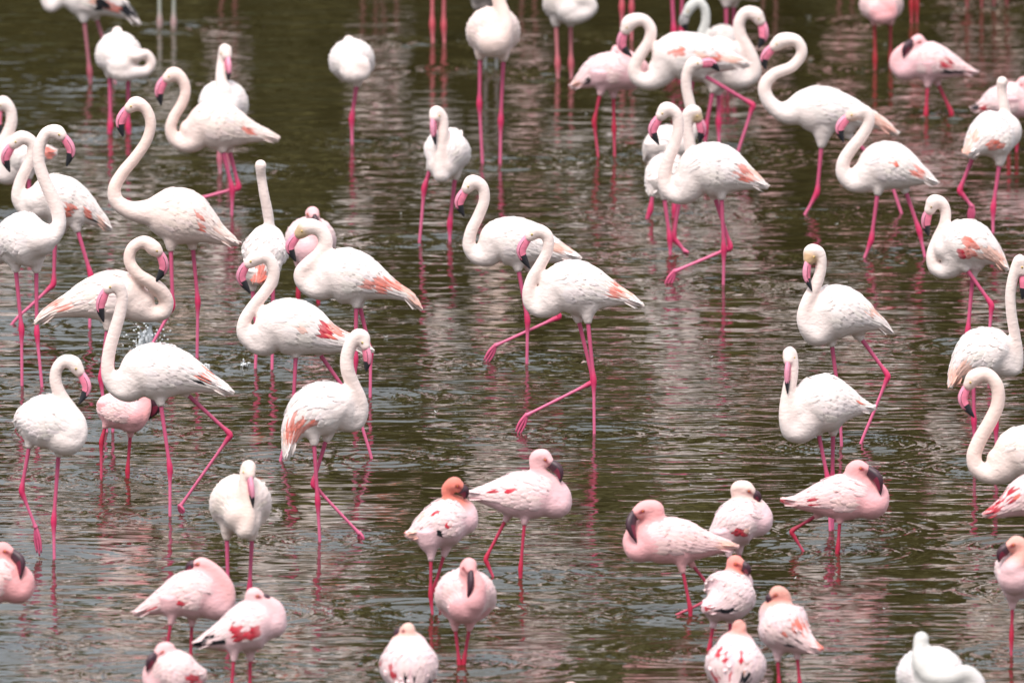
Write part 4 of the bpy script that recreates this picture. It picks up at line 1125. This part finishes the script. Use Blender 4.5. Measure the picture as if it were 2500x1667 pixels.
def finish(b, raw_mesh):
    kind = b['kind']
    me = raw_mesh
    V = np.empty(len(me.vertices) * 3); me.vertices.foreach_get("co", V); V = V.reshape(-1, 3)
    F = [tuple(p.vertices) for p in me.polygons]
    V = laplacian(fill_creases(V, F, 60), F, 4)
    base = {G: WHITE, L: PINK_L, J: WHITE}[kind].copy()
    if b['tint']: base = base * np.array(b['tint'])
    base = np.clip(base, 0, 0.84)
    wbase = base
    if kind == L:
        wbase = base * 0.55 + WHITE * 0.45
        base = np.clip(PINK_L * np.array(b['tint'] or (1, 1, 1)) ** 1.0 * np.where(np.array(b['tint'] or (1, 1, 1)) > 1.05, 1.06, 1.0), 0, .84)
    cols = np.tile(base * (np.array([1, .965, .95]) if kind == G else 1.0), (len(V), 1))
    nk, path = b['neck3'], b['path']
    # neck a little creamier (greater) or pinker (lesser) than the trunk
    step = path[len(path) // 3:, :3]
    dn = np.min(np.linalg.norm(V[:, None, :] - step[None, ::2, :], axis=2), axis=1) if len(V) < 60000 else np.full(len(V), 9.0)
    wn_ = np.clip((0.085 - dn) / 0.05, 0, 1)[:, None]
    if kind == G: cols = cols * (1 - wn_) + np.minimum(base * CREAM / WHITE, .84) * wn_
    elif kind == L:
        hcol = np.array(b['headcol']) if b['headcol'] is not None else base * np.array([1, .90, .87])
        cols = cols * (1 - wn_) + hcol * wn_
    else:
        hcol = np.array(b['headcol']) if b['headcol'] is not None else base
        cols = cols * (1 - wn_) + hcol * wn_
    hc, rh = nk[-1, :3], nk[-1, 3]
    fc = hc * 0.4 + b['bill3'][0, :3] * 0.6
    dh = np.linalg.norm(V - fc, axis=1)
    if b['face'] is not None:
        w = np.clip((rh * 1.35 - dh) / (rh * 0.5), 0, 1)[:, None]
        cols = cols * (1 - w) + np.array(b['face']) * w
    elif kind == L:
        dm = np.linalg.norm(V - b['bill3'][0, :3], axis=1)
        e0_ = nk[-1, :3] * 0.46 + b['bill3'][0, :3] * 0.54
        w = np.maximum(np.clip((b['rb'] * 1.30 - dm) / (b['rb'] * 0.4), 0, 1), np.clip((nk[-1, 3] * 1.02 - np.linalg.norm(V - e0_, axis=1)) / (nk[-1, 3] * 0.3), 0, 1))[:, None] * 0.0
        b['redface'] = True
        cols = cols * (1 - w) + np.array([0.30, 0.02, 0.045]) * w
    elif kind == G:
        dm = np.linalg.norm(V - b['bill3'][0, :3], axis=1)
        w = np.clip((b['rb'] * 1.25 - dm) / (b['rb'] * 0.5), 0, 1)[:, None] * 0.6
        cols = cols * (1 - w) + np.array([0.68, 0.34, 0.36]) * w
    if kind == L:
        h_, lat_, e_ = head_axes(b)
        for sd in (-1, 1):
            c_ = e_ + lat_ * sd * nk[-1, 3] * 0.8 + np.array([0, 0, nk[-1, 3] * .1]); 
            q_ = b['bill3'][0, :3] + lat_ * sd * b['rb'] * 0.5
            sg = q_ - c_
            tt = np.clip(((V - c_) @ sg) / max(sg @ sg, 1e-9), 0, 1)[:, None]
            w = np.clip((0.0125 - np.linalg.norm(V - (c_ + sg * tt), axis=1)) / 0.005, 0, 1)[:, None] * 0.92
            cols = cols * (1 - w) + np.array([0.20, 0.010, 0.022]) * w
    org = np.array([b['tor'].C[len(b['tor'].C) // 2][0], b['yb'], 0.0])
    name = {G: 'greater_flamingo', L: 'lesser_flamingo', J: 'young_flamingo'}[kind]
    root = bpy.data.objects.new(name, None); COL.objects.link(root)
    root.location = Vector(org); root.empty_display_size = 0.2
    root['label'] = b['label']; root['category'] = 'flamingo'
    root['group'] = {G: 'greater flamingos wading in the pond', L: 'lesser flamingos resting in the pond', J: 'young flamingos wading in the pond'}[kind]
    if 'mirror image' in b['label']: root['group'] = 'flamingos mirrored from beyond the top edge'
    g = Geo()
    g.add(V, F, cols, 0)
    for i, Pts in enumerate(b['legs3']): leg_geo(b, g, i, Pts)
    mesh = g.mesh("body", [M_PLUME, M_LEG], org)
    o = bpy.data.objects.new("body", mesh); COL.objects.link(o); o.parent = root
    bill_geo(b, root, org)
    for sd in (-1, 1): build_wing(b, b['tor'], sd, wbase, b['mpp'], root, org)
    build_tail(b, b['tor'], wbase, b['mpp'], root, org)
    build_tuft(b, b['tor'], wbase, root, org, b['tuft'])

for b in BIRDS: prepare(b)
dg = bpy.context.evaluated_depsgraph_get()
dg.update()
for b in BIRDS:
    ev = b['raw'].evaluated_get(dg)
    b['mesh'] = bpy.data.meshes.new_from_object(ev)
for b in BIRDS:
    d = b['raw'].data
    bpy.data.objects.remove(b['raw'], do_unlink=True)
    bpy.data.meshes.remove(d)
for b in BIRDS:
    finish(b, b['mesh'])
    bpy.data.meshes.remove(b['mesh'])

build_water()

# ------------------------------------------------------------------ splash and floating down feathers
def drop_mat():
    m, n, l, p = nodes_of("splashed water")
    p.inputs['Base Color'].default_value = (0.88, 0.90, 0.92, 1)
    p.inputs['Roughness'].default_value = 0.12
    p.inputs['Transmission Weight'].default_value = 0.0
    p.inputs['IOR'].default_value = 1.333
    nz = n.new("ShaderNodeTexNoise"); nz.inputs['Scale'].default_value = 160.0
    bp = n.new("ShaderNodeBump"); bp.inputs['Strength'].default_value = 0.6; bp.inputs['Distance'].default_value = 0.004
    l.new(nz.outputs['Fac'], bp.inputs['Height']); l.new(bp.outputs[0], p.inputs['Normal'])
    return m
M_DROP = drop_mat()
def splash(t, x, y, wy, size, n, label, name="water_splash"):
    sx, sy = tile(t, x, wy); yb = ground_y(sx, sy); base = at_plane(sx, sy, yb); base[2] = 0
    r = random.Random(int(x)); bm = bmesh.new()
    for i in range(7):                      # thrown sheets of water
        a = r.uniform(0, 6.283); bx = Vector((base[0] + r.gauss(0, size * .12), base[1] + r.gauss(0, size * .1), -0.01))
        h = size * r.uniform(0.4, 1.0); w = size * r.uniform(0.12, 0.25)
        lean = Vector((math.cos(a), math.sin(a) * .5, 0)) * size * 0.25
        rows = []
        side = Vector((math.cos(a + 1.57), math.sin(a + 1.57), 0))
        for k in range(6):
            f = k / 5
            c = bx + lean * f + Vector((0, 0, h * f))
            ww = w * (0.6 + 0.5 * math.sin(f * 2.6)) * (1 - 0.75 * f) + 0.003
            rows.append([bm.verts.new(c + side * ww * s + Vector((r.gauss(0, .004), r.gauss(0, .004), r.gauss(0, .006)))) for s in (-1, -.33, .33, 1)])
        for k in range(5):
            for q in range(3):
                bm.faces.new((rows[k][q], rows[k][q + 1], rows[k + 1][q + 1], rows[k + 1][q]))
    bmesh.ops.solidify(bm, geom=bm.faces[:], thickness=0.004)
    for i in range(n):
        p = Vector((base[0] + r.gauss(0, size * .38), base[1] + r.gauss(0, size * .3), abs(r.gauss(0, size * .5))))
        q = bmesh.ops.create_icosphere(bm, subdivisions=1, radius=r.uniform(.0025, .007))
        bmesh.ops.translate(bm, verts=q['verts'], vec=p)
    for f in bm.faces: f.smooth = True
    me = bpy.data.meshes.new(name); bm.to_mesh(me); bm.free(); me.materials.append(M_DROP)
    o = bpy.data.objects.new(name, me); COL.objects.link(o)
    o['kind'] = 'stuff'; o['label'] = label
splash((0, 1), 1195, 1420, 1500, 0.17, 90, 'splash of white water thrown up beside a pink leg')
splash((0, 2), 2010, 285, 320, 0.035, 22, 'small spray of droplets beside thin pink legs')
splash((0, 2), 1690, 190, 330, 0.02, 16, 'few droplets flying off the churned water')

mdown = plain("white down", (0.85, 0.84, 0.82), 0.8)
fl = [((0,0),322,703),((0,1),425,400),((2,0),775,950),((2,0),445,320),((3,0),600,500),((3,0),585,150),((3,0),1210,378),((1,1),1272,420),((1,1),710,362),
      ((1,2),1148,85),((1,2),1560,702),((2,2),1800,250),((2,1),1240,1025),((3,3),862,708),((3,3),470,722),((3,1),810,510),((1,2),1350,712),((1,2),1725,714),((0,2),1990,360),((3,3),1207,970)]
r = random.Random(21)
mesh0 = None
for (t, x, y) in fl:
    sx, sy = tile(t, x, y); yb = ground_y(sx, sy); p = at_plane(sx, sy, yb)
    if mesh0 is None:
        bm = bmesh.new(); rows = []
        for k in range(6):
            f = k / 5; hw = 0.006 * math.sin(math.pi * min(.97, .12 + .8 * f))
            rows.append([bm.verts.new(((f - .5) * .034, s * hw, 0.004 + 0.012 * (f - .5) ** 2 * 4 + (0.003 if s == 0 else 0))) for s in (-1, 0, 1)])
        for k in range(5):
            for q in range(2): bm.faces.new((rows[k][q], rows[k][q + 1], rows[k + 1][q + 1], rows[k + 1][q]))
        bmesh.ops.solidify(bm, geom=bm.faces[:], thickness=0.0015)
        for f in bm.faces: f.smooth = True
        mesh0 = bpy.data.meshes.new("floating_feather"); bm.to_mesh(mesh0); bm.free(); mesh0.materials.append(mdown)
    o = bpy.data.objects.new("floating_feather", mesh0); COL.objects.link(o)
    o.location = (p[0], p[1], 0.004); o.rotation_euler = (0, 0, r.uniform(0, 6.28)); k = r.uniform(.45, .8); o.scale = (k, k, k)
    o['label'] = 'tiny white down feather floating on the rippled water'; o['category'] = 'feather'; o['group'] = 'down feathers floating on the pond'
